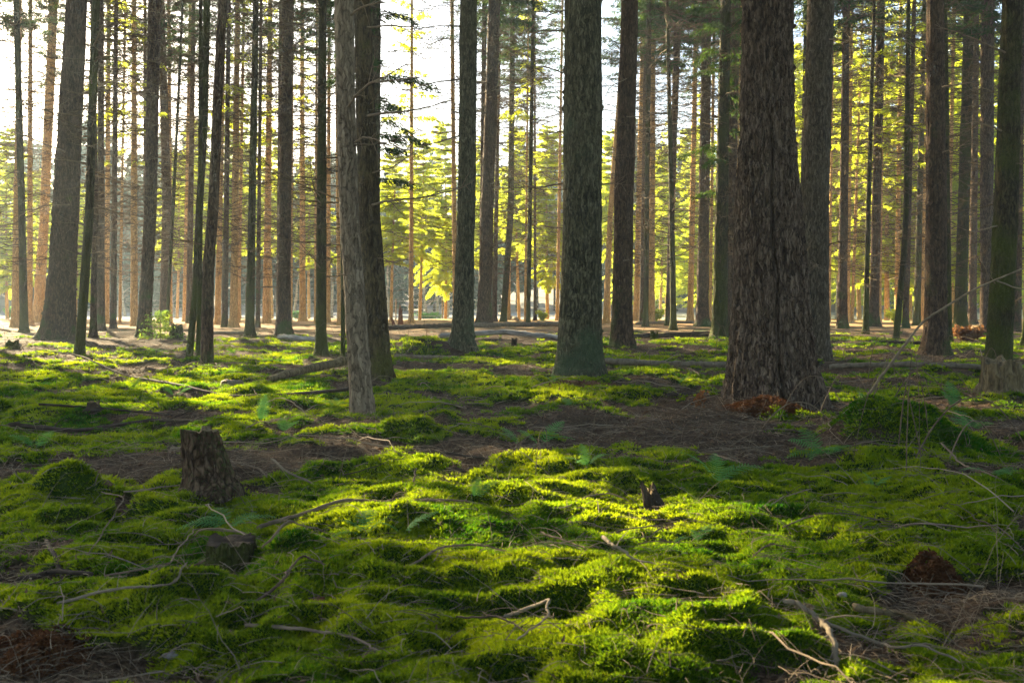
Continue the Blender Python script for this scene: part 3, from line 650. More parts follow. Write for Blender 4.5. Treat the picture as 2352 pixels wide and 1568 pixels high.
# --- unseen trees added behind and beside the camera; their widened crowns block sky light
for (X, Y, r) in [(-5, -2, .16), (4.5, -3, .18), (0.5, -5, .2), (8.5, 2.5, .2), (-8, 2, .15), (11, 7.5, .2), (-10, -6, .2), (9, -7, .2), (3, -10, .2), (-4, -11, .2), (15, 1, .2), (-14, 5, .2), (14.5, 13, .2), (17, -6, .2), (-2.6, .8, .12), (5.2, .3, .14), (19, 19, .2), (23, 9, .2), (21, -3, .2), (11, -13, .2), (-12, -1, .2), (-17, -5, .2), (-1, -17, .2), (-19, 2, .2), (7, -2, .16), (-1.5, -8, .18), (27, 17, .2)]:
    i = tree_no[0]; tree_no[0] += 1; z = Hs(X, Y)
    root = empty('spruce_tree', (X, Y, z)); tag(root, 'unseen spruce added behind or beside the camera to block sky light', 'tree', 'unseen spruces added around the camera')
    me = trunk_mesh('trunk', M['brown'], 10, [(0, 0, 0), (.2, .1, 22)], [(0, r), (22, .02)], 22, .3, 900+i, 20, 50, .1)
    o = bpy.data.objects.new('trunk', me); C.objects.link(o); o.parent = root
    c = bpy.data.objects.new('crown', CRH[i % 3]); C.objects.link(c); c.parent = root; c.rotation_euler = (0, 0, i*2.4); c.scale = (1.45, 1.45, .95)

# ------------------------------------------------------------------ sunlit bushy trees at the wood's edge
def gold(bx, Y, s, label, kind='gold', name='young_spruce', grp='sunlit young spruces at the edge of the wood'):
    i = tree_no[0]; tree_no[0] += 1
    X = (bx-1176)/F*Y; z = Hs(X, Y)
    root = empty(name, (X, Y, z)); tag(root, label, 'tree', grp)
    g = Geo(); k = 8; t = np.linspace(0, 1, k)
    V, Q = tubes(np.stack([.2*np.sin(t*2+i), .1*np.cos(t*3+i), t*15.4*s-.2], -1)[None], (.13*s*(1.05-t)+.006)[None], 10); g.add(V, Q); g.obj('trunk', [M['orange']], root)
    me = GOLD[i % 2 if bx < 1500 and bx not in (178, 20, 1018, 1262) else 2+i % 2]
    c = bpy.data.objects.new('crown', me); C.objects.link(c); c.parent = root; c.rotation_euler = (0, 0, i*1.3); c.scale = (s, s, s*(1+.1*math.sin(i)))
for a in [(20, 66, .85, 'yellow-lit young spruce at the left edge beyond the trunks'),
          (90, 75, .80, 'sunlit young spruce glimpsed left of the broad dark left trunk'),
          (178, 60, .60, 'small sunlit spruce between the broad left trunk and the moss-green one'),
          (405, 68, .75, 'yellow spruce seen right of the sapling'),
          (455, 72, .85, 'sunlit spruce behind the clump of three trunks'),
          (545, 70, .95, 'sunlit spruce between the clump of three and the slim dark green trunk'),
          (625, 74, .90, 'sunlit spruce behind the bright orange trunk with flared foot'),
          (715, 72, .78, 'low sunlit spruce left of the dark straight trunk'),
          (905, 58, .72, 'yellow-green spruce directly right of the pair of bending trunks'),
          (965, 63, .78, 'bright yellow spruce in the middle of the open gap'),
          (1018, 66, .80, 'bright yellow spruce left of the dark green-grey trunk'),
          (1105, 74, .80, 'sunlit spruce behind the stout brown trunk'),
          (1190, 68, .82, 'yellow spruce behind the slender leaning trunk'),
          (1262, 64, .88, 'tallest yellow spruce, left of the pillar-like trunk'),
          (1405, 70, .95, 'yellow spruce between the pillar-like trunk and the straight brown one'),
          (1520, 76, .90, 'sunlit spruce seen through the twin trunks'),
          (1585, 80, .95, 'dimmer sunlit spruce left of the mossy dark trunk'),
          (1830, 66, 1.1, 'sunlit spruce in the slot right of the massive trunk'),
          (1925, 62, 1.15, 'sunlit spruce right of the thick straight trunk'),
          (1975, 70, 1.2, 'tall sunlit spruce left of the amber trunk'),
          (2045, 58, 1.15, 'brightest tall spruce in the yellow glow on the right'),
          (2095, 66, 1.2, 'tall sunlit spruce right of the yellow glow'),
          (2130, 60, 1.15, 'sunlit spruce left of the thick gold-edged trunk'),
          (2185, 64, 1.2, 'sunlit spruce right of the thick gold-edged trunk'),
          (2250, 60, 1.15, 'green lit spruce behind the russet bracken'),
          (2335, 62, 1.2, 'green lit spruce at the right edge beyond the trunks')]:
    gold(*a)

# pale birches in front of the far wood
def birch(bx, Y, h, label, seed):
    X = (bx-1176)/F*Y; z = Hs(X, Y); rs = np.random.default_rng(seed)
    root = empty('birch_tree', (X, Y, z)); tag(root, label, 'tree', 'pale birches before the far wood')
    k = 12; t = np.linspace(0, 1, k); g = Geo()
    ax = np.cumsum(rs.normal(0, .05, k)); ay = np.cumsum(rs.normal(0, .05, k)); ax -= ax[0]; ay -= ay[0]
    p = np.stack([ax+rs.normal(0, .5)*t, ay, t*h-.1], -1)
    V, Q = tubes(p[None], (.11*(1.03-t)+.01)[None], 9); g.add(V, Q); g.obj('trunk', [M['birchbark']], root)
    P = []; Rr = []
    for _ in range(26):
        tt = rs.uniform(.2, .98); i = int(tt*(k-1)); a = rs.random()*6.28; L = rs.uniform(.5, 1.8)*(1.2-tt); u = np.linspace(0, 1, 6)
        P.append(p[i]+np.stack([np.cos(a)*L*u, np.sin(a)*L*u, L*(1.1*u-.6*u*u)], -1)); Rr.append(.018*(1.05-u))
    g = Geo(); V, Q = tubes(np.array(P), np.array(Rr), 4); g.add(V, Q); g.obj('deadwood', [M['birchbark']], root)
for j, (bx, Y, h, lb) in enumerate([(272, 78, 6, 'thin pale birch standing left of the glowing orange trunk'), (288, 80, 5.5, 'short pale birch just left of the dark leaning trunk'),
      (404, 79, 6, 'pale birch right of the sapling'), (675, 77, 7, 'pale birch right of the brown flared trunk'), (712, 80, 8, 'whitish birch left of the dark straight trunk'),
      (763, 78, 7, 'pale birch right of the dark straight trunk'), (893, 77, 7.5, 'white leaning birch just right of the pair of bending trunks'), (899, 80, 6, 'thin white birch beside the leaning birch in the gap'),
      (982, 79, 5, 'short pale birch left of the dark green-grey trunk'), (1002, 81, 5.5, 'small pale birch right behind the single fence post'), (1028, 78, 6, 'pale birch touching the dark green-grey trunk'), (1921, 70, 8, 'pale birch left of the dark trunk by the yellow glow')]):
    birch(bx, Y, h, lb, 300+j)

# far wood beyond the field: reads as one hazy mass
def far_wood():
    rs = np.random.default_rng(77); var = []
    for i in range(4):
        g = crown_mesh(400+i, 1.5 if i < 2 else 4.0, 20, 3.4, .75, (5, 7), (.95, .20), 16, dens=.95, low=.5, droop=.4, wood=False, fan=2)
        var.append((np.concatenate(g.v), np.concatenate(g.t)))
    G_ = Geo()
    for row, (Y0, n) in enumerate([(112, 46), (122, 48), (134, 48), (146, 46)]):
        for j in range(n):
            X = (j/(n-1)*2-1)*(Y0*.80)+rs.normal(0, 1.2); Y = Y0+rs.normal(0, 3)
            if math.hypot(X, Y) > 172: continue
            v, t = var[rs.integers(4)]; a = rs.random()*6.28; s = rs.uniform(.86, 1.18)
            s *= 1.0-.17*math.exp(-((X/Y*F+176)/190)**2)   # lower skyline right of the paired trunks
            if row == 0: s *= .8
            rot = np.array([[math.cos(a), -math.sin(a), 0], [math.sin(a), math.cos(a), 0], [0, 0, 1]])
            z = Hs(X, Y); V = v@rot.T*s+[X, Y, z]
            G_.add(V, np.arange(len(V)).reshape(-1, 4), 0, tint=t)
            tz = np.linspace(0, 1, 4); V2, Q2 = tubes(np.stack([0*tz+X, 0*tz+Y, z-.2+tz*18*s], -1)[None], (.17*(1.05-tz))[None], 6); G_.add(V2, Q2, 1)
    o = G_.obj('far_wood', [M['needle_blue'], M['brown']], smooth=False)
    tag(o, 'hazy blue-green wood closing the view beyond the pale field', 'wood', kind='stuff')
far_wood()
def sunlit_wood():
    rs = np.random.default_rng(78); G_ = Geo(); var = []
    for i in range(3):
        g = crown_mesh(430+i, 1.2, 20, 2.8, .5, (5, 7), (.38, .075), 24, dens=.7, low=.4, droop=.5, wood=False, fan=2); var.append((np.concatenate(g.v), np.concatenate(g.t)))
    for Y0, x0, x1, n in ((84, 10, 50, 13), (96, 14, 60, 12)):
        for j in range(n):
            X = x0+(x1-x0)*j/(n-1)+rs.normal(0, .8); Y = Y0+rs.normal(0, 1.5); v, t = var[rs.integers(3)]; a = rs.random()*6.28; s = rs.uniform(.95, 1.25)*min(1, .62+.04*(X-x0))
            rot = np.array([[math.cos(a), -math.sin(a), 0], [math.sin(a), math.cos(a), 0], [0, 0, 1]]); V = v@rot.T*s+[X, Y, Hs(X, Y)]
            G_.add(V, np.arange(len(V)).reshape(-1, 4), 0, tint=t)
            tz = np.linspace(0, 1, 4); V2, Q2 = tubes(np.stack([0*tz+X, 0*tz+Y, Hs(X, Y)-.2+tz*18*s], -1)[None], (.17*(1.05-tz))[None], 6); G_.add(V2, Q2, 1)
    o = G_.obj('sunlit_wood', [M['needle_gold'], M['orange']], smooth=False)
    tag(o, 'dense yellow-green wood glowing behind the trunks on the right', 'wood', kind='stuff')
sunlit_wood()

# ------------------------------------------------------------------ wire fence along the field
def fence():
    root = empty('wire_fence', (-15, 69, Hs(-15, 69))); tag(root, 'wire fence with thin posts running along the pale field behind the trunks', 'fence')
    xs = np.arange(-40, 12, 3.2); z0 = root.location.z
    for i, x in enumerate(xs):
        y = 69+.4*math.sin(x*.2); zz = Hs(x, y)-z0; g = Geo()
        t = np.linspace(0, 1, 4); V, Q = tubes(np.array([[x+15, y-69, zz-.3+q*1.75] for q in t])[None], np.full((1, 4), .045), 8); g.add(V, Q)
        g.obj('post', [M['palewood']], root)
    for hgt in (.25, .5, .75, 1.0, 1.3):
        xx = np.linspace(-41, 13, 60); yy = 69+.4*np.sin(xx*.2)-.05
        zz = np.array([Hs(a, b) for a, b in zip(xx, yy)])-z0+hgt
        V, Q = tubes(np.stack([xx+15, yy-69, zz], -1)[None], np.full((1, 60), .006), 4); g = Geo(); g.add(V, Q); g.obj('wire', [M['wire']], root)
fence()

# ------------------------------------------------------------------ logs, fallen branches, sticks
def wpts(pl):
    """list of (px, py[, lift]) on the ground -> world points following the ground"""
    out = []
    for p in pl:
        X, Y = G(p[0], p[1]); out.append([X, Y, Hs(X, Y)+(p[2] if len(p) > 2 else 0.0)])
    return np.array(out)
def resample(P, n):
    P = np.asarray(P, float); s = np.concatenate([[0], np.cumsum(np.linalg.norm(np.diff(P, axis=0), axis=1))]); u = np.linspace(0, s[-1], n)
    # smooth through the points
    Q = np.stack([np.interp(u, s, P[:, i]) for i in range(3)], -1)
    for _ in range(max(1, n//12)):
        Q[1:-1] = (Q[:-2]+2*Q[1:-1]+Q[2:])/4
    return Q
def stick(name, pl, r0, r1, m, label, cat, group=None, n=26, sides=8, wob=.012, side_twigs=0, lift=None, world=False, seed=0, tip=.25):
    rs = np.random.default_rng(seed+int(abs(pl[0][0])*7+abs(pl[0][1])*3)); P = resample(np.array(pl, float) if world else wpts(pl), n)
    if cat == 'branch' and not world: r0, r1 = r0*.72, r1*.72
    P = P+np.cumsum(rs.normal(0, wob*.35, P.shape), 0)*np.array([1, 1, .15])
    t = np.linspace(0, 1, n); rd = r0+(r1-r0)*t; rd = rd*(1+.06*rs.normal(size=n)); rd[0] *= .8; rd[-1] *= .5
    if not world: P[:, 2] += rd*.8
    org = P[0].copy(); g = Geo()
    V, Q = tubes((P-org)[None], rd[None], sides)
    V = V+.25*rd.mean()*(fbm(V[:, 0]*20, V[:, 1]*20, V[:, 2]*20, s=3, o=2)-.5)[:, None]
    g.add(V, Q, tint=rs.random())
    k = sides; g.q.append((np.arange(k)[None, :] if True else None, 0)); g.q.append((np.arange(len(V)-k, len(V))[None, ::-1], 0))
    if side_twigs == 0:
        o = g.obj(name, [M[m]], loc=org); tag(o, label, cat, group); return o
    root = empty(name, org); tag(root, label, cat, group)
    g.obj('stem', [M[m]], root)
    for _ in range(side_twigs):
        i = rs.integers(3, n-2); d = P[i+1]-P[i]; d /= np.linalg.norm(d)+1e-9; L = rs.uniform(.12, .45)*min(1, r0*60)*tip*4
        s_ = np.array([-d[1], d[0], rs.uniform(-.1, .9)])*rs.choice([-1, 1]); s_[2] = abs(s_[2]); s_ = s_+d*rs.uniform(0, 1); s_ /= np.linalg.norm(s_)
        u = np.linspace(0, 1, 6); tp = P[i]-org+s_*L*u[:, None]+np.array([0, 0, -.15*L])*(u**2)[:, None]+np.cumsum(rs.normal(0, .015*L, (6, 3)), 0)
        g2 = Geo(); V, Q = tubes(tp[None], (max(rd[i]*.35, .0018)*(1.05-u*.8))[None], 5); g2.add(V, Q, tint=rs.random()); g2.obj('side_twig', [M[m]], root)
    return root
LG = 'fallen logs lying across the middle distance'
stick('fallen_log', [(1086, 757, .1), (1292, 755, .12)], .09, .10, 'palewood', 'slim pale log lying between the green-grey trunk and the pillar-like trunk', 'log', LG, n=40, wob=.03)
stick('fallen_log', [(890, 760, .05), (1040, 757, .08)], .10, .09, 'darkwood', 'brown log ending at the left side of the green-grey trunk', 'log', LG, n=40, wob=.03)
stick('fallen_log', [(1010, 781, .08), (1160, 779, .1), (1290, 782, .08)], .085, .08, 'birchbark', 'thick white-patched log behind the pillar-like trunk', 'log', LG, n=40, wob=.02)
stick('fallen_log', [(1384, 851, .05), (1530, 853, .05), (1675, 856, .05)], .055, .05, 'palewood', 'pale pole on the ground between pillar-like and massive trunk', 'log', LG, n=40)
stick('fallen_log', [(1905, 851, .02), (2090, 856, .06), (2280, 858, .05)], .05, .045, 'palewood', 'pale pole on the ground right of the thick straight trunk', 'log', LG, n=40)
stick('fallen_log', [(1460, 749, .08), (1610, 748, .1), (1700, 747, .1)], .07, .06, 'palewood', 'thin log glowing in the sun left of the massive trunk', 'log', LG, n=30)
stick('fallen_log', [(1450, 778, .06), (1680, 776, .1)], .07, .09, 'darkwood', 'dark log among twigs behind the pale pole, left of massive trunk', 'log', LG, n=30)
stick('fallen_log', [(617, 888, .03), (700, 874, .05), (800, 862, .1)], .05, .075, 'rotwood', 'short reddish brown log ending behind the pale cracked trunk', 'log', LG, n=30)
stick('fallen_log', [(905, 828, .05), (1060, 824, .03)], .045, .04, 'palewood', 'pale stick-like log in front of the mossy mound', 'log', LG, n=30)
stick('fallen_log', [(515, 902, .02), (560, 893, .04)], .06, .055, 'palewood', 'stubby pale log left of the reddish brown one', 'log', LG, n=16)
stick('fallen_log', [(480, 772, .08), (570, 772, .06)], .06, .06, 'palewood', 'sunlit log left of the slim dark green trunk', 'log', LG, n=24)
stick('fallen_log', [(640, 781, .05), (735, 786, .05)], .08, .07, 'birchbark', 'pale log behind the dark straight trunk left of the pair', 'log', LG, n=24)
stick('fallen_log', [(1145, 727, .3), (1190, 741, .1)], .07, .09, 'palewood', 'broken pale log slanting down beside the slender leaning trunk', 'log', LG, n=20)
stick('fallen_log', [(2010, 795, .03), (2130, 797, .06)], .05, .05, 'darkwood', 'dark log in the sunlit moss left of the thick gold-edged trunk', 'log', LG, n=24)
BG = 'fallen branches on the moss'
stick('fallen_branch', [(85, 842, .35), (180, 855, .25), (290, 880, .12), (400, 905, .04), (520, 920, .02), (640, 918, .02), (760, 915, .02), (850, 905, .03)], .010, .035, 'darkwood', 'long black branch sloping from the left towards the pair of bending trunks', 'branch', BG, n=60, side_twigs=16, tip=.4)
stick('fallen_branch', [(20, 1003, .02), (180, 992, .03), (350, 975, .02), (470, 985, .02), (620, 990, .02)], .028, .014, 'darkwood', 'long dark branch lying across the left moss above the cut stump', 'branch', BG, n=50, side_twigs=9)
stick('fallen_branch', [(90, 965, .02), (240, 963, .03), (400, 968, .03)], .018, .012, 'darkwood', 'thinner dark branch parallel behind the long one on the left', 'branch', BG, n=40, side_twigs=6)
stick('fallen_branch', [(590, 1226, .01), (690, 1212, .04), (780, 1196, .05), (880, 1196, .04), (990, 1193, .03), (1080, 1193, .02), (1180, 1197, .01)], .016, .008, 'twigbr', 'long brown branch stretching right from above the small rotten stump', 'branch', BG, n=50, side_twigs=5)
stick('fallen_branch', [(1180, 1193, .01), (1300, 1205, .02), (1340, 1190, .05), (1400, 1170, .09), (1440, 1168, .07)], .007, .005, 'twigbr', 'curved thin branch on the bright moss patch in the centre', 'branch', BG, n=36, side_twigs=3)
stick('fallen_branch', [(622, 1107, .10), (660, 1122, .05), (720, 1127, .02), (790, 1133, .02), (850, 1142, .01)], .013, .004, 'palewood', 'pale curved branch right of the cut stump', 'branch', BG, n=36, side_twigs=4)
stick('fallen_branch', [(680, 1104, .05), (735, 1112, .02), (810, 1120, .01)], .009, .004, 'palewood', 'short pale branch just above the curved one', 'branch', BG, n=26, side_twigs=2)
stick('fallen_branch', [(900, 1375, .0), (960, 1340, .03), (1010, 1330, .05), (1100, 1330, .05), (1240, 1325, .02)], .009, .004, 'twigbr', 'thin arching branch on dark moss left of the bright patch', 'branch', BG, n=40, side_twigs=4)
stick('fallen_branch', [(600, 1335, .05), (660, 1312, .06), (745, 1270, .06), (700, 1285, .05)][:3], .008, .004, 'twigbr', 'slender twiggy branch right of the small rotten stump', 'branch', BG, n=30, side_twigs=3)
stick('fallen_branch', [(590, 1412, .02), (650, 1405, .04), (700, 1375, .08), (760, 1378, .08)], .009, .005, 'twigbr', 'bent branch over the dark moss hollow below the rotten stump', 'branch', BG, n=30, side_twigs=3)
stick('fallen_branch', [(560, 1485, .03), (700, 1488, .04), (800, 1500, .02), (860, 1530, .01)], .010, .005, 'twigbr', 'long branch lying along the bottom left', 'branch', BG, n=36, side_twigs=5)
stick('fallen_branch', [(1160, 1430, .03), (1230, 1437, .06), (1272, 1460, .10), (1265, 1490, .05), (1200, 1510, .01)], .011, .004, 'palewood', 'pale hooked branch at bottom centre', 'branch', BG, n=36, side_twigs=2)
stick('fallen_branch', [(1380, 1335, .09), (1410, 1358, .05), (1460, 1375, .03), (1500, 1384, .02)], .012, .005, 'palewood', 'pale forked branch lying on the brightest moss', 'branch', BG, n=30, side_twigs=4)
stick('fallen_branch', [(1800, 1476, .06), (1850, 1480, .06), (1880, 1500, .04), (1895, 1540, .02), (1905, 1580, .01)], .012, .014, 'palewood', 'pale curved branch at bottom right, bending down', 'branch', BG, n=36, side_twigs=3)
stick('fallen_branch', [(1880, 1492, .04), (2020, 1495, .04), (2050, 1515, .05), (2120, 1525, .03), (2200, 1545, .01)], .009, .005, 'palewood', 'thin wavy branch right of the pale curved one', 'branch', BG, n=40, side_twigs=3)
stick('fallen_branch', [(1960, 1415, .03), (2040, 1420, .03), (2110, 1432, .02)], .022, .013, 'rotwood', 'stout short branch half sunk in moss at lower right', 'branch', BG, n=26, side_twigs=1)
stick('fallen_branch', [(1830, 1420, .02), (1880, 1424, .02)], .020, .018, 'rotwood', 'short brown stick left of the stout sunken branch', 'branch', BG, n=14)
stick('fallen_branch', [(1800, 1240, .02), (1900, 1225, .04), (1960, 1218, .04), (2100, 1214, .02)], .006, .004, 'twigbr', 'thin brown branch crossing the shaded moss on the right', 'branch', BG, n=36, side_twigs=8)
stick('fallen_branch', [(1700, 1230, .02), (1800, 1170, .06), (1860, 1150, .05)], .007, .004, 'twigbr', 'thin branch pointing up the slope right of the broken stub', 'branch', BG, n=30, side_twigs=4)
stick('fallen_branch', [(2160, 1085, .15), (2210, 1110, .07), (2280, 1140, .05), (2352, 1158, .03)], .009, .006, 'twigbr', 'long thin branch descending to the right edge', 'branch', BG, n=36, side_twigs=3)
stick('fallen_branch', [(1530, 925, .03), (1600, 915, .05), (1700, 925, .04)], .03, .02, 'darkwood', 'dark branch on the ground left of the massive trunk', 'branch', BG, n=30, side_twigs=4)
stick('fallen_branch', [(1620, 1075, .10), (1700, 1062, .08), (1800, 1042, .05)][:3], .010, .006, 'twigbr', 'thin branch lying over moss below the massive trunk', 'branch', BG, n=30, side_twigs=5)
stick('fallen_branch', [(1640, 1062, .03), (1690, 1078, .05), (1740, 1100, .02)], .008, .005, 'palewood', 'small pale branch right of the fern in the centre', 'branch', BG, n=24, side_twigs=5)
stick('fallen_branch', [(880, 1082, .02), (1000, 1072, .04), (1130, 1075, .02), (1220, 1064, .02)], .018, .009, 'darkwood', 'dark branch across the brown litter in the middle', 'branch', BG, n=40, side_twigs=7)
stick('fallen_branch', [(1240, 990, .02), (1360, 985, .05), (1460, 1000, .04), (1580, 1010, .02)], .012, .006, 'twigbr', 'brown branch in the twig litter below the pillar-like trunk', 'branch', BG, n=40, side_twigs=8)
stick('fallen_branch', [(230, 1180, .10), (280, 1240, .16), (300, 1300, .03)][:2]+[(150, 1345, .02)], .004, .004, 'twigbr', 'thin stem lying across the left moss cushions', 'branch', BG, n=30, side_twigs=2)
stick('fallen_branch', [(35, 1350, .03), (130, 1340, .04), (200, 1350, .02)], .020, .012, 'darkwood', 'dark branch near the left edge above the brown patch', 'branch', BG, n=26, side_twigs=4)
stick('fallen_branch', [(100, 1265, .03), (125, 1310, .02), (155, 1345, .01)], .012, .014, 'darkwood', 'short blackened branch on the left moss below the domed cushion', 'branch', BG, n=20, side_twigs=3)
stick('fallen_branch', [(130, 1435, .03), (230, 1432, .04), (400, 1425, .03), (420, 1410, .06)], .008, .005, 'palewood', 'grey branch along the lower left between moss and brown patch', 'branch', BG, n=36, side_twigs=5)
stick('fallen_branch', [(300, 1380, .02), (400, 1330, .04), (500, 1310, .04), (560, 1290, .03)], .007, .005, 'twigbr', 'branch rising from the left moss to the rotten stump', 'branch', BG, n=36, side_twigs=9)
stick('fallen_branch', [(240, 1400, .03), (390, 1340, .08), (450, 1240, .04), (560, 1245, .03)], .006, .004, 'twigbr', 'curved twig looping left of the small rotten stump', 'branch', BG, n=36, side_twigs=8)
stick('fallen_branch', [(1700, 1330, .0), (1770, 1295, .05), (1840, 1270, .04)], .006, .004, 'twigbr', 'thin branch over moss right of the brightest patch', 'branch', BG, n=26, side_twigs=5)
stick('fallen_branch', [(1050, 1440, .02), (1130, 1460, .03), (1200, 1500, .02)], .006, .004, 'darkwood', 'dark twiggy branch at the bottom left of the hooked one', 'branch', BG, n=26, side_twigs=5)
stick('fallen_branch', [(1240, 1250, .04), (1330, 1300, .02), (1180, 1330, .02)][:2], .008, .005, 'twigbr', 'short branch in the twig heap left of the bright patch', 'branch', BG, n=22, side_twigs=9)
# leaning dead branch at right
def W(px, py, d): return [(px-1176)/F*d, d, CAM_H+(HOR-py)/F*d]
stick('leaning_branch', [W(1925, 1008, 8.7), W(1985, 920, 8.6), W(2030, 855, 8.5), W(2120, 735, 8.4), W(2240, 662, 8.3), W(2360, 612, 8.2)],   .015, .006, 'palewood', 'long pale dead branch leaning up to the right edge over the mossy mound', 'branch', n=50, world=True, side_twigs=0, wob=.006)
stick('leaning_branch', [W(2285, 642, 8.28), W(2325, 660, 8.2), W(2362, 668, 8.1)], .007, .004, 'palewood', 'short pale offshoot lying against the leaning branch at the right edge', 'branch', n=16, world=True, side_twigs=0)
# arching bramble stems and upright stems
rs_ = np.random.default_rng(9)
SG = 'arching dry bramble stems round the mossy mound on the right'
def arch(px, py, dx, hgt, label, m='twigbr', r=.0045, grp=SG, d2=0):
    X, Y = G(px, py); z = Hs(X, Y); u = np.linspace(0, 1, 9)
    P = np.stack([X+dx*u, Y+d2*u, z+hgt*(1-(2*u-1)**2)+(Hs(X+dx, Y+d2)-z)*u], -1)
    stick('dry_stem', P, r, r*.5, m, label, 'stem', grp, n=18, sides=5, world=True, wob=.006)
for i, (px, py, dx, h, lb) in enumerate([(2005, 1030, .5, .45, 'low arching stem over the left of the mossy mound'), (2060, 1060, .35, .62, 'tall arching stem in front of the mossy mound'), (2100, 1075, .75, .5, 'wide arching stem crossing the right of the mossy mound'),
      (2120, 1080, -.5, .75, 'highest arching stem leaning left over the mossy mound'), (1960, 1000, -.6, .5, 'arching stem from the mound towards the massive trunk'), (1880, 960, .5, .5, 'arching stem at the right foot of the massive trunk'),
      (1840, 985, .7, .4, 'low arch of dry stem below the massive trunk'), (2180, 1070, .5, .3, 'small arch of stem right of the mossy mound'), (2030, 950, .9, .6, 'wide arch of stem behind the leaning branch'),
      (1930, 880, .8, .55, 'arching stem right of the thick straight trunk foot'), (2200, 960, -.9, .5, 'arching stem left of the old stump at the right edge'), (1750, 990, .6, .25, 'shallow arch before the needle heap of the massive trunk'),
      (2080, 1100, .1, .9, 'nearly upright dry stem in front of the mossy mound'), (2250, 930, .4, .7, 'arching stem before the old stump at the right edge'), (1990, 900, .3, .8, 'upright bent stem left of the leaning branch')]):
    arch(px, py, dx, h, lb, r=.004+.002*(i % 3)*.7, d2=.3*math.sin(i*2.1))
SG2 = 'thin upright dry stems among the trunks'
for i, (px, py, dx, h, lb) in enumerate([(880, 835, .35, .9, 'dry stem arching before the mossy mound'), (930, 830, .5, 1.2, 'tall thin stem bending right by the mossy mound'), (700, 900, .6, .9, 'thin stem leaning right below the dark straight trunk'),
      (20, 900, -.2, .9, 'bare stem near the left edge'), (1500, 870, -.5, .7, 'thin stem right of the pillar-like trunk foot'), (1560, 860, .9, .9, 'curved stem left of the massive trunk'), (1470, 800, .8, .9, 'stem leaning right of the straight brown trunk'),
      (1640, 860, .3, .8, 'dry stem close to the left of the massive trunk'), (650, 1000, .3, .35, 'short stem by the fern on the left'), (1350, 1090, .15, .4, 'upright stem above the bright moss patch'), (1230, 1110, .1, .35, 'rust-coloured upright stem left of the bright patch')]):
    arch(px, py, dx, h, lb, grp=SG2, r=.005 if py < 900 else .0025, d2=.25*math.cos(i*1.7))

# bare limbs that belong to particular trunks
def limbs(frag, d, items):
    root = [o for o in bpy.data.objects if o.parent is None and frag in o.get('label', '')][0]; rs = np.random.default_rng(len(frag))
    for pts, r0 in items:
        P = resample(np.array([W(a_, b_, d+c_) for a_, b_, c_ in pts]), 24); P = P+np.cumsum(rs.normal(0, .004, P.shape), 0)-np.array(root.location)
        t = np.linspace(0, 1, 24); g = Geo(); V, Q = tubes(P[None], (r0*(1-.75*t))[None], 6); g.add(V, Q, tint=.8)
        for _ in range(7):
            i = rs.integers(6, 22); dd = P[i+1]-P[i]; dd /= np.linalg.norm(dd); L = rs.uniform(.1, .4); s_ = dd*.7+rs.normal(0, .6, 3); s_ /= np.linalg.norm(s_); u = np.linspace(0, 1, 5)
            V, Q = tubes((P[i]+s_*L*u[:, None]+rs.normal(0, .008, (5, 3))*u[:, None])[None], (r0*.3*(1.05-u*.7))[None], 4); g.add(V, Q, tint=.8)
        g.obj('limb', [M['twigbr']], root)
limbs('pale cracked trunk nearest', 10.1, [([(798, 255, 0), (812, 225, -.3), (840, 195, -.5), (880, 175, -.7), (930, 150, -.9)], .016), ([(800, 35, 0), (830, 18, -.3), (880, 5, -.5)], .018), ([(806, 330, 0), (830, 315, -.3), (860, 325, -.6), (885, 345, -.8)], .010), ([(806, 640, 0), (790, 632, -.3)], .010), ([(800, 560, 0), (830, 540, -.25)], .008)])
limbs('brown trunk close behind the pale', 14, [([(835, 270, 0), (900, 260, -.3), (960, 252, -.4), (1040, 232, -.5)], .022), ([(845, 474, 0), (900, 460, -.3), (980, 452, -.3), (1060, 430, -.4), (1095, 410, -.5)], .020), ([(842, 62, 0), (900, 62, -.4), (1010, 68, -.8)], .016), ([(845, 190, 0), (930, 180, -.5), (1030, 172, -.9)], .014), ([(862, 590, 0), (900, 598, -.2), (950, 590, -.4)], .010), ([(850, 400, 0), (905, 385, -.4), (985, 330, -.8)], .012)])
limbs('dark green-grey trunk with a flared foot', 22.5, [([(1068, 180, 0), (1000, 188, -.4), (930, 205, -.8), (880, 215, -1)], .024), ([(1066, 310, 0), (1000, 330, -.4), (940, 345, -.8), (890, 372, -1)], .022), ([(1072, 60, 0), (1000, 60, -.5), (900, 70, -1)], .020), ([(1062, 430, 0), (1010, 440, -.5), (950, 470, -1)], .016), ([(1070, 605, 0), (1020, 604, -.4), (985, 612, -.6)], .014), ([(1085, 220, 0), (1140, 205, .4), (1200, 190, .6)], .014)])
limbs('tall straight pillar-like trunk', 14.9, [([(1298, 422, 0), (1255, 430, -.2), (1210, 431, -.4), (1140, 432, -.6)], .016), ([(1378, 424, 0), (1420, 424, -.2), (1440, 418, -.3)], .014), ([(1298, 524, 0), (1262, 520, -.2)], .010), ([(1296, 302, 0), (1250, 305, -.2), (1215, 310, -.4)], .012), ([(1300, 70, 0), (1240, 75, -.3), (1180, 100, -.5)], .016), ([(1300, 170, 0), (1250, 150, -.3), (1200, 170, -.6)], .012)])
limbs('straight brown trunk, first to the right', 21, [([(1440, 268, 0), (1480, 266, -.3), (1540, 248, -.6)], .014), ([(1432, 600, 0), (1450, 598, -.3)], .016), ([(1440, 180, 0), (1400, 200, -.5), (1370, 260, -.8)], .012)])
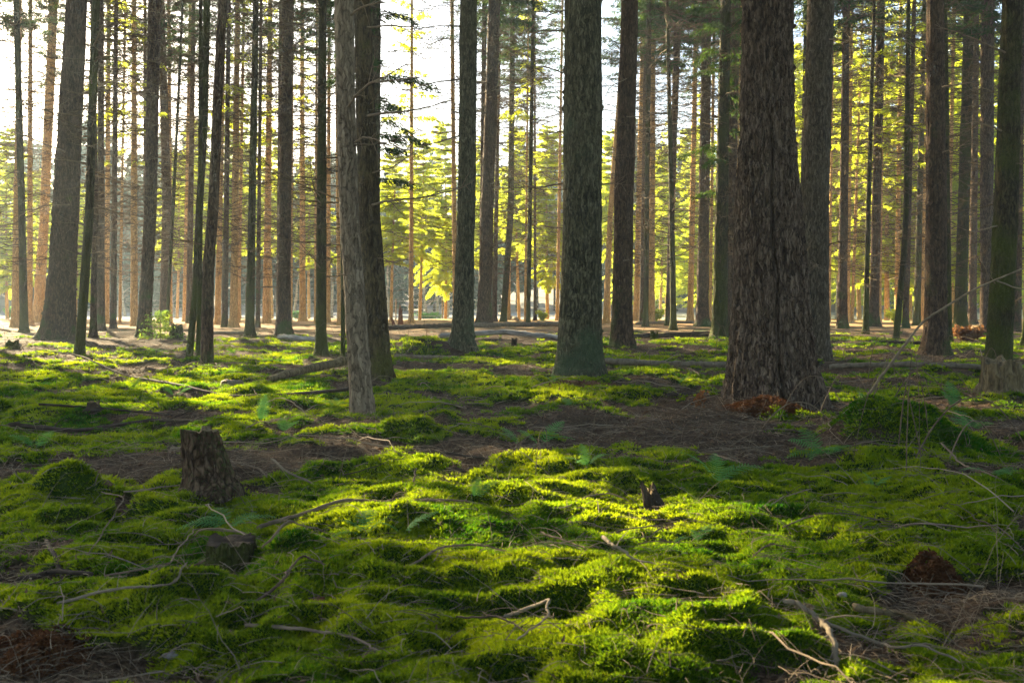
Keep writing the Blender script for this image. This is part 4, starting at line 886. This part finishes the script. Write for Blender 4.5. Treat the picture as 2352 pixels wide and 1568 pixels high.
limbs('thick straight trunk just behind', 17.3, [([(1870, 610, -.3), (1878, 607, -.6)], .02), ([(1850, 580, 0), (1848, 578, -.5)], .014), ([(1905, 90, 0), (1950, 95, -.4), (2010, 120, -.8)], .014), ([(1860, 50, 0), (1830, 48, -.5), (1820, 60, -.9)], .012), ([(1905, 440, 0), (1912, 418, -.4)], .010)])
limbs('thick brown trunk with gold left edge', 21.5, [([(2130, 300, 0), (2080, 290, -.5), (2020, 300, -1)], .018), ([(2130, 400, 0), (2070, 380, -.5), (2000, 392, -1)], .014), ([(2165, 200, 0), (2230, 190, -.5), (2320, 230, -1)], .018), ([(2130, 120, 0), (2060, 90, -.5), (1990, 40, -1)], .016), ([(2165, 350, 0), (2230, 330, -.5), (2290, 345, -.8)], .014)])
limbs('broadest trunk of the left side', 29, [([(150, 350, 0), (100, 330, -.5), (30, 300, -1)], .03), ([(180, 220, 0), (250, 190, -.5), (330, 180, -1)], .03), ([(160, 470, 0), (110, 470, -.5), (20, 500, -1)], .024), ([(180, 300, 0), (240, 290, -.5), (320, 260, -1)], .028)])
limbs('mossy trunk at the right edge growing', 15.2, [([(2300, 300, 0), (2240, 280, -.4), (2170, 290, -.8)], .014), ([(2290, 520, 0), (2230, 540, -.4), (2180, 520, -.8)], .012), ([(2310, 120, 0), (2240, 90, -.4), (2150, 60, -.8)], .016), ([(2285, 650, 0), (2240, 590, -.4), (2215, 540, -.6)], .012)])

# ------------------------------------------------------------------ stumps
def stump(name, px, py, rpx, hpx, m, label, jag=.12, lean=(0, 0), taper=.75, na=90, nz=60, top='rotwood', furrow=.018, par=True, rows=None, seed=1, roots=1.0):
    X, Y = G(px, py); z = Hs(X, Y); r = rpx/F*Y; h = hpx/F*Y
    root = empty(name, (X, Y, z)); tag(root, label, 'stump')
    th = np.linspace(0, 2*np.pi, na, endpoint=False); u = np.linspace(-.15, 1, nz)
    U, T = np.meshgrid(u, th, indexing='ij'); cx, cy_ = np.cos(T), np.sin(T)
    top_h = h*(1+jag*(fbm(cx*2.2+seed, cy_*2.2, s=seed, o=3)-.5)*3)
    rr = r*(1-(1-taper)*np.clip(U, 0, 1))*(1+.12*(vn(cx*1.5, cy_*1.5, U*2, s=seed)-.5)*2)+roots*r*.35*np.exp(-np.clip(U, 0, 1)*6)*(1+.6*np.cos(3*T+seed)+.3*np.cos(5*T))
    n1 = 1-np.abs(2*vn(cx*5, cy_*5, U*h*6, s=seed+5)-1); n2 = vn(cx*13, cy_*13, U*h*18, s=seed+6)
    rr = rr+furrow*(n1*.9+n2*.5-.7)
    Z = np.clip(U, -.2, 1)*top_h
    V = np.stack([rr*cx+lean[0]*Z, rr*cy_+lean[1]*Z, Z], -1); idx = np.arange(na*nz).reshape(nz, na)
    a = idx[:-1]; b = np.roll(a, -1, 1); d = idx[1:]; c = np.roll(d, -1, 1)
    g = Geo(); g.add(V, np.stack([a, b, c, d], -1).reshape(-1, 4)); g.obj('bark_shell', [M[m]], root)
    # top surface
    g = Geo(); K = 10; uu = np.linspace(1, 0, K); tv = V[-1]; cen = tv.mean(0)+np.array([0, 0, -.12*h*jag*4])
    W_ = cen+(tv-cen)[None]*uu[:, None, None]*.985+np.array([0, 0, 1.])*((vn(uu[:, None]*6+0*T[:1], T[:1]*3, s=seed+8)-.5)*h*jag*.6*(1-uu[:, None]**4))[..., None]
    W_[0, :, 2] -= .002
    idx = np.arange(na*K).reshape(K, na); a = idx[:-1]; b = np.roll(a, -1, 1); d = idx[1:]; c = np.roll(d, -1, 1)
    g.add(W_, np.stack([a, b, c, d], -1).reshape(-1, 4)); g.obj('cut_face', [M[top]], root)
    return root
stump('tree_stump', 484, 1150, 54, 132, 'brown', 'knee-high cut stump with cracked bark, leaning left, on the left moss', jag=.10, lean=(-.20, .05), taper=.74, furrow=.03, seed=4, roots=.8)
stump('tree_stump', 530, 1322, 52, 80, 'mossy', 'small crumbling stump with a hollow top beneath the fern', jag=.16, taper=.97, furrow=.022, seed=9, roots=.3, top='darkwood')
stump('tree_stump', 2300, 912, 44, 78, 'rotwood', 'old decayed stump before the mossy trunk at the right edge', jag=.15, taper=.9, furrow=.05, seed=12)
stump('tree_stump', 405, 782, 16, 34, 'mossy', 'low mossy stump right of the small spruce sapling', jag=.2, seed=15, taper=.8)
stump('tree_stump', 1503, 782, 0.1+10, 22, 'mossy', 'low mossy stump right of the straight brown trunk', jag=.2, seed=18, taper=.8)
stump('tree_stump', 1181, 800, 6, 20, 'darkwood', 'small black stump before the white-patched log', jag=.2, seed=19, taper=.9)
stump('tree_stump', 28, 806, 16, 24, 'mossy', 'dark mossy stump at the left edge', jag=.2, seed=21, taper=.8)
stump('broken_snag', 920, 757, 7, 52, 'redwood', 'reddish splintered snag standing upright in the open gap', jag=.25, seed=25, taper=.5, top='redwood', na=40)
stump('broken_snag', 908, 757, 6, 24, 'redwood', 'short pointed splinter left of the reddish snag', jag=.4, seed=27, taper=.3, top='redwood', na=40, lean=(-.3, 0))
stump('tree_stump', 1512, 1172, 26, 62, 'darkwood', 'low broken root stub poking out of the moss in the centre', jag=.35, lean=(-.3, .1), taper=.45, furrow=.03, seed=31, roots=1.2, top='rotwood')
stump('tree_stump', 215, 965, 14, 16, 'darkwood', 'small dark stub in the left moss behind the long branch', jag=.3, seed=33, taper=.8)

# ------------------------------------------------------------------ stones and cones
def blob(name, px, py, rpx, m, label, cat, sq=(1, .8, .6), seed=0, group=None):
    X, Y = G(px, py); z = Hs(X, Y); r = rpx/F*Y; nu, nv = 24, 16
    th = np.linspace(0, 2*np.pi, nu, endpoint=False); ph = np.linspace(.02, np.pi-.02, nv); P_, T = np.meshgrid(ph, th, indexing='ij')
    d = np.stack([np.sin(P_)*np.cos(T), np.sin(P_)*np.sin(T), np.cos(P_)], -1)
    rr = r*(1+.35*(fbm(d[..., 0]*1.6+seed, d[..., 1]*1.6, d[..., 2]*1.6, s=seed, o=3)-.5)*2)
    V = d*rr[..., None]*np.array(sq); idx = np.arange(nu*nv).reshape(nv, nu); a = idx[:-1]; b = np.roll(a, -1, 1); dd = idx[1:]; c = np.roll(dd, -1, 1)
    g = Geo(); g.add(V, np.stack([a, dd, c, b], -1).reshape(-1, 4)); g.q.append((idx[0][None], 0)); g.q.append((idx[-1][None, ::-1], 0))
    o = g.obj(name, [M[m]], loc=(X, Y, z+r*sq[2]*.35)); o.rotation_euler = (0, 0, seed); tag(o, label, cat, group)
SGp = 'small stones in the moss'
blob('stone', 1622, 1452, 17, 'stone', 'pale rounded stone in the moss at bottom centre right', 'stone', seed=1, group=SGp)
blob('stone', 1935, 1390, 12, 'stone', 'small white stone left of the sunken branch', 'stone', seed=2, group=SGp)
blob('stone', 395, 1500, 17, 'stone', 'pinkish flat stone at the lower left', 'stone', (1.2, .7, .5), seed=3, group=SGp)
blob('stone', 340, 1560, 14, 'stone', 'grey stone at the bottom edge on the left', 'stone', seed=4, group=SGp)
blob('stone', 42, 803, 9, 'stone', 'pale stone beside the mossy stump at the left edge', 'stone', seed=5, group=SGp)
blob('spruce_cone', 245, 1560-410, 12, 'cone', 'dark round cone on the moss left of the cut stump', 'cone', (1.2, .8, .9), seed=6)
blob('bark_slab', 720, 1408, 22, 'redwood', 'curled reddish bark slab in the dark hollow below the rotten stump', 'bark', (1.3, .5, .5), seed=7)
blob('bark_slab', 455, 1365-40, 26, 'rotwood', 'flat pale bark slab at the left foot of the rotten stump', 'bark', (1.3, .8, .25), seed=8)

# red-brown heap of crumbled bark, lower right; needle heap at the massive trunk
def heap(name, px, py, rpx, hgt, n, m, label, L=(.02, .05), sq=.6, seed=0):
    rs = np.random.default_rng(seed+700); X, Y = G(px, py); r = rpx/F*Y
    a = rs.random(n)*6.283; q = np.sqrt(rs.random(n)); x = X+np.cos(a)*q*r; y = Y+np.sin(a)*q*r*sq
    z = height(x, y)+hgt*(1-q**2)*rs.random(n)*(.6+.8*vn(x*18, y*18, s=seed))
    ln = rs.uniform(*L, n); d = rs.normal(size=(n, 3)); d[:, 2] *= .6; d /= np.linalg.norm(d, axis=1, keepdims=True); s_ = np.cross(d, rs.normal(size=(n, 3))); s_ /= np.linalg.norm(s_, axis=1, keepdims=True)
    c = np.stack([x-X, y-Y, z-Hs(X, Y)], -1); wd = ln*rs.uniform(.08, .3, n)
    V = np.stack([c-d*ln[:, None]*.5, c+s_*wd[:, None], c+d*ln[:, None]*.5, c-s_*wd[:, None]], 1).reshape(-1, 3)
    g = Geo(); g.add(V, np.arange(len(V)).reshape(-1, 4), tint=np.repeat(rs.random(n), 4)); o = g.obj(name, [M[m]], smooth=False, loc=(X, Y, Hs(X, Y)))
    tag(o, label, 'heap' if 'heap' in name else 'litter', kind='stuff')
heap('bark_heap', 2150, 1335, 75, .10, 5000, 'crumble', 'red-brown crumbled bark heap at the lower right', L=(.012, .035), seed=1)
heap('needle_heap', 1775, 950, 115, .07, 8000, 'crumble', 'reddish needle heap at the foot of the massive trunk', L=(.02, .06), seed=2)
heap('needle_heap', 1345, 905, 100, .09, 5000, 'litter', 'brown needle heap at the foot of the pillar-like trunk', L=(.02, .06), seed=3)
heap('needle_heap', 60, 1500, 150, .05, 6000, 'crumble', 'rusty crumbled litter in the bottom left corner', L=(.01, .03), seed=4)

# russet bracken clump and small bushes
def bush(name, px, py, d, rpx, hpx, m, label, cat, n=260, seed=0, leaf=.05):
    rs = np.random.default_rng(seed+900); X = (px-1176)/F*d; Y = d; z0 = Hs(X, Y); r = rpx/F*d; h = hpx/F*d
    root = empty(name, (X, Y, z0)); tag(root, label, cat)
    P = []; Rr = []; SV = []; T = []
    for _ in range(n//8):
        a = rs.random()*6.28; u = np.linspace(0, 1, 6); R0 = r*rs.uniform(.3, 1); hh = h*rs.uniform(.5, 1)
        p = np.stack([np.cos(a)*R0*u**1.2, np.sin(a)*R0*u**1.2*.7, hh*(1.5*u-.6*u*u)-.02], -1); P.append(p); Rr.append(.006*(1.1-u))
        k = 26; tt = rs.uniform(.25, 1, k); q = np.stack([np.interp(tt, u, p[:, i]) for i in range(3)], -1)+rs.normal(0, .03, (k, 3))
        dv = rs.normal(size=(k, 3)); dv[:, 2] -= .2; dv /= np.linalg.norm(dv, axis=1, keepdims=True); sv = np.cross(dv, rs.normal(size=(k, 3))); sv /= np.linalg.norm(sv, axis=1, keepdims=True)
        ln = leaf*rs.uniform(.6, 1.5, k); SV.append(np.stack([q, q+dv*ln[:, None]*.5+sv*ln[:, None]*.25, q+dv*ln[:, None], q+dv*ln[:, None]*.5-sv*ln[:, None]*.25], 1).reshape(-1, 3)); T.append(np.repeat(rs.random(k), 4))
    g = Geo(); V, Q = tubes(np.array(P), np.array(Rr), 4); g.add(V, Q); g.obj('stem', [M['twigbr']], root)
    g = Geo(); V = np.concatenate(SV); g.add(V, np.arange(len(V)).reshape(-1, 4), tint=np.concatenate(T)); g.obj('foliage', [M[m]], root, smooth=False)
bush('bracken_clump', 2222, 757, 30, 42, 34, 'bracken', 'russet dry bracken clump between the darkest trunk and the grey trunk', 'bush', n=500, leaf=.11)
bush('bracken_clump', 1606, 940, 11.0, 16, 58, 'bracken', 'small orange dried frond standing left of the massive trunk', 'bush', n=60, seed=3, leaf=.035)
bush('small_bush', 2062, 716, 50, 34, 44, 'needle_gold', 'low yellow-green bush glowing below the hazy orange trunk', 'bush', n=420, seed=1, leaf=.13)
bush('small_bush', 1506, 722, 55, 22, 34, 'needle_gold', 'pale yellow bush right of the twin trunks', 'bush', n=320, seed=2, leaf=.13)
bush('small_bush', 985, 722, 72, 40, 16, 'fern', 'grey-green shrub beneath the fence in the open gap', 'bush', n=420, seed=4, leaf=.14)
bush('small_bush', 1246, 712, 58, 14, 26, 'needle_gold', 'small pale bush left of the pillar-like trunk', 'bush', n=260, seed=5, leaf=.12)
bush('small_bush', 22, 712, 68, 16, 34, 'fern', 'hazy green bush at the left edge before the field', 'bush', n=300, seed=6, leaf=.14)
bush('small_bush', 683, 715, 70, 22, 20, 'fern', 'hazy green bush at the foot of the pale orange trunk', 'bush', n=300, seed=7, leaf=.14)

# small spruce sapling
def sapling():
    X, Y = G(368, 783); z = Hs(X, Y); root = empty('spruce_sapling', (X, Y, z)); tag(root, 'small green spruce sapling in front of the leaning dark trunk', 'sapling')
    g = Geo(); t = np.linspace(0, 1, 6); V, Q = tubes(np.stack([0*t, 0*t, t*1.02], -1)[None], (.016*(1.05-t))[None], 6); g.add(V, Q); g.obj('trunk', [M['brown']], root)
    g = crown_mesh(888, .08, 1.0, .55, .09, (5, 7), (.09, .013), 30, dens=1, low=1, droop=.1, tw=.006); g.obj('crown', [M['herb'], M['twig']], root, smooth=False)
sapling()

# ------------------------------------------------------------------ ferns
def frond_geo(L, seed, npair=14):
    rs = np.random.default_rng(seed); g = Geo(); t = np.linspace(0, 1, 14)
    cur = rs.uniform(.35, .8)
    ax = np.stack([L*t, 0*t, L*(.75*t-cur*1.0*t*t)], -1)
    V, Q = tubes(ax[None], (.0022*(1.1-t))[None], 4); g.add(V, Q, 1)
    S = []; T = []
    for i in range(npair):
        tt = .18+.80*i/(npair-1); p = np.array([np.interp(tt, t, ax[:, j]) for j in range(3)]); e = min(tt+.03, 1); d = np.array([np.interp(e, t, ax[:, j]) for j in range(3)])-p+1e-6; d /= np.linalg.norm(d)
        wl = L*.34*math.sin(math.pi*min(1, (1.06-tt)*.95))**.9*(.6+.4*(1-tt))+.004
        for sd in (-1, 1):
            pd = np.array([d[0]*.45, sd*.9, d[2]*.45-.12+rs.normal(0, .08)]); pd /= np.linalg.norm(pd); nrm = np.cross(pd, d); nrm /= np.linalg.norm(nrm)+1e-9; q = np.cross(nrm, pd)
            K = 8; sp = L*.82/npair; hw = sp*.2; S.append([p-q*hw, p+q*hw, p+pd*wl]); T += [tt]*3
            for k in range(K):
                u = k/K; u1 = (k+1)/K; c0 = p+pd*wl*u; c1 = p+pd*wl*u1; lw = sp*.52*(1-u)**.7*(1 if wl > .02*L else .5)
                for s2 in (-1, 1):
                    tip = c0+pd*(lw*.35+wl/K*.5)+q*s2*lw; S.append([c0, c1, tip]); T += [tt]*3
    S = np.array(S).reshape(-1, 3); g.add(S, np.arange(len(S)).reshape(-1, 3), 0, tint=np.array(T)*.6+.2*rs.random())
    return g
FR = [frond_geo(1.0, 500+i).mesh('frond', [M['fern'], M['herb']], False) for i in range(4)]
FG = 'small ferns growing in the moss'
def fern(px, py, Lpx, n, label, dirs=None, lift=0, tilt=None):
    X, Y = G(px, py); z = Hs(X, Y); L = Lpx/F*Y; rs = np.random.default_rng(int(px*3+py))
    root = empty('fern', (X, Y, z+.04+lift)); tag(root, label, 'fern', FG)
    for i in range(n+(2 if dirs is None else 0)):
        a = rs.random()*6.28 if dirs is None else R(dirs[i]); o = bpy.data.objects.new('frond', FR[rs.integers(4)]); C.objects.link(o); o.parent = root
        s = L*1.15*rs.uniform(.75, 1.1); o.scale = (s, s, s); o.rotation_euler = (rs.normal(0, .2), -(rs.uniform(.1, .6) if tilt is None else tilt[i]), a)
for a in [(520, 1275, 90, 6, 'largest fern, sprouting over the small rotten stump', [15, 45, 150, -15, 185, 120], .09, [.1, .2, .2, .15, .1, .2]),
          (598, 990, 60, 3, 'single upright fern standing on the left moss', [80, 100, 60], 0, [1.0, .8, .9]),
          (400, 920, 40, 3, 'small fern by the long black branch'),
          (300, 920, 38, 3, 'faint fern left of the long black branch'),
          (770, 950, 38, 3, 'fern just left of the foot of the pale cracked trunk'),
          (650, 1020, 45, 3, 'pale fern below the upright one'),
          (1240, 1035, 75, 3, 'flat green fern in the middle of the brown litter', [10, 40, 170]),
          (1195, 1035, 55, 2, 'fern lying flat left of the green one in the litter', [180, 150]),
          (1270, 905, 30, 3, 'bright yellow sunlit fern before the pillar-like trunk', [20, 90, 150], 0, [.5, .6, .5]),
          (1650, 1150, 100, 4, 'pale blue-green fern right of the broken root stub', [10, 50, 150, 90]),
          (1090, 1200, 60, 3, 'sunlit whitish fern beside the long brown branch', [60, 80, 40], 0, [.8, 1.0, .4]),
          (835, 1280, 90, 4, 'shaded fern right of the rotten stump', [10, 160, 90, 200]),
          (925, 1275, 80, 3, 'green fern below the long brown branch', [10, 30, 190]),
          (1600, 1300, 55, 3, 'bright small fern on the yellow moss'),
          (2010, 960, 60, 4, 'upright fern behind the mossy mound'),
          (2190, 970, 60, 3, 'slender fern right of the mossy mound', [60, 90, 120], 0, [.9, 1.0, .8]),
          (1890, 1075, 80, 5, 'leafy blue-green fern in front of the mossy mound'),
          (2230, 1000, 60, 4, 'fern below the old stump at the right edge'),
          (2280, 1130, 60, 3, 'dim fern in the shade near the right edge'),
          (1350, 1120, 55, 3, 'yellowish fern at the top of the bright moss patch'),
          (1310, 955, 35, 3, 'pale little fern below the pillar-like trunk'),
          (80, 1060, 55, 3, 'pale fern near the left edge'),
          (2010, 1300-160, 40, 2, 'tiny fern on the shaded right moss'),
          (1560, 900, 40, 3, 'fern left of the orange dried frond')]:
    fern(*a)

# ------------------------------------------------------------------ haze
def haze():
    x0, x1, y0, y1, z0, z1 = -186, 186, -186, 186, -1.6, 27.5
    V = [(x, y, z) for x in (x0, x1) for y in (y0, y1) for z in (z0, z1)]
    me = bpy.data.meshes.new('haze'); me.from_pydata(V, [], [(0, 1, 3, 2), (4, 6, 7, 5), (0, 4, 5, 1), (2, 3, 7, 6), (0, 2, 6, 4), (1, 5, 7, 3)])
    m, t = mat('haze'); k = N(t)
    v = k.n('ShaderNodeVolumePrincipled', {'Color': (.66, .84, 1.0, 1), 'Density': HAZE_DENSITY, 'Anisotropy': .38})
    o = k.n('ShaderNodeOutputMaterial', {'Volume': v.outputs[0]}); me.materials.append(m)
    ob = bpy.data.objects.new('haze', me); C.objects.link(ob); tag(ob, kind='stuff')
haze()
print('objects', len(bpy.data.objects))
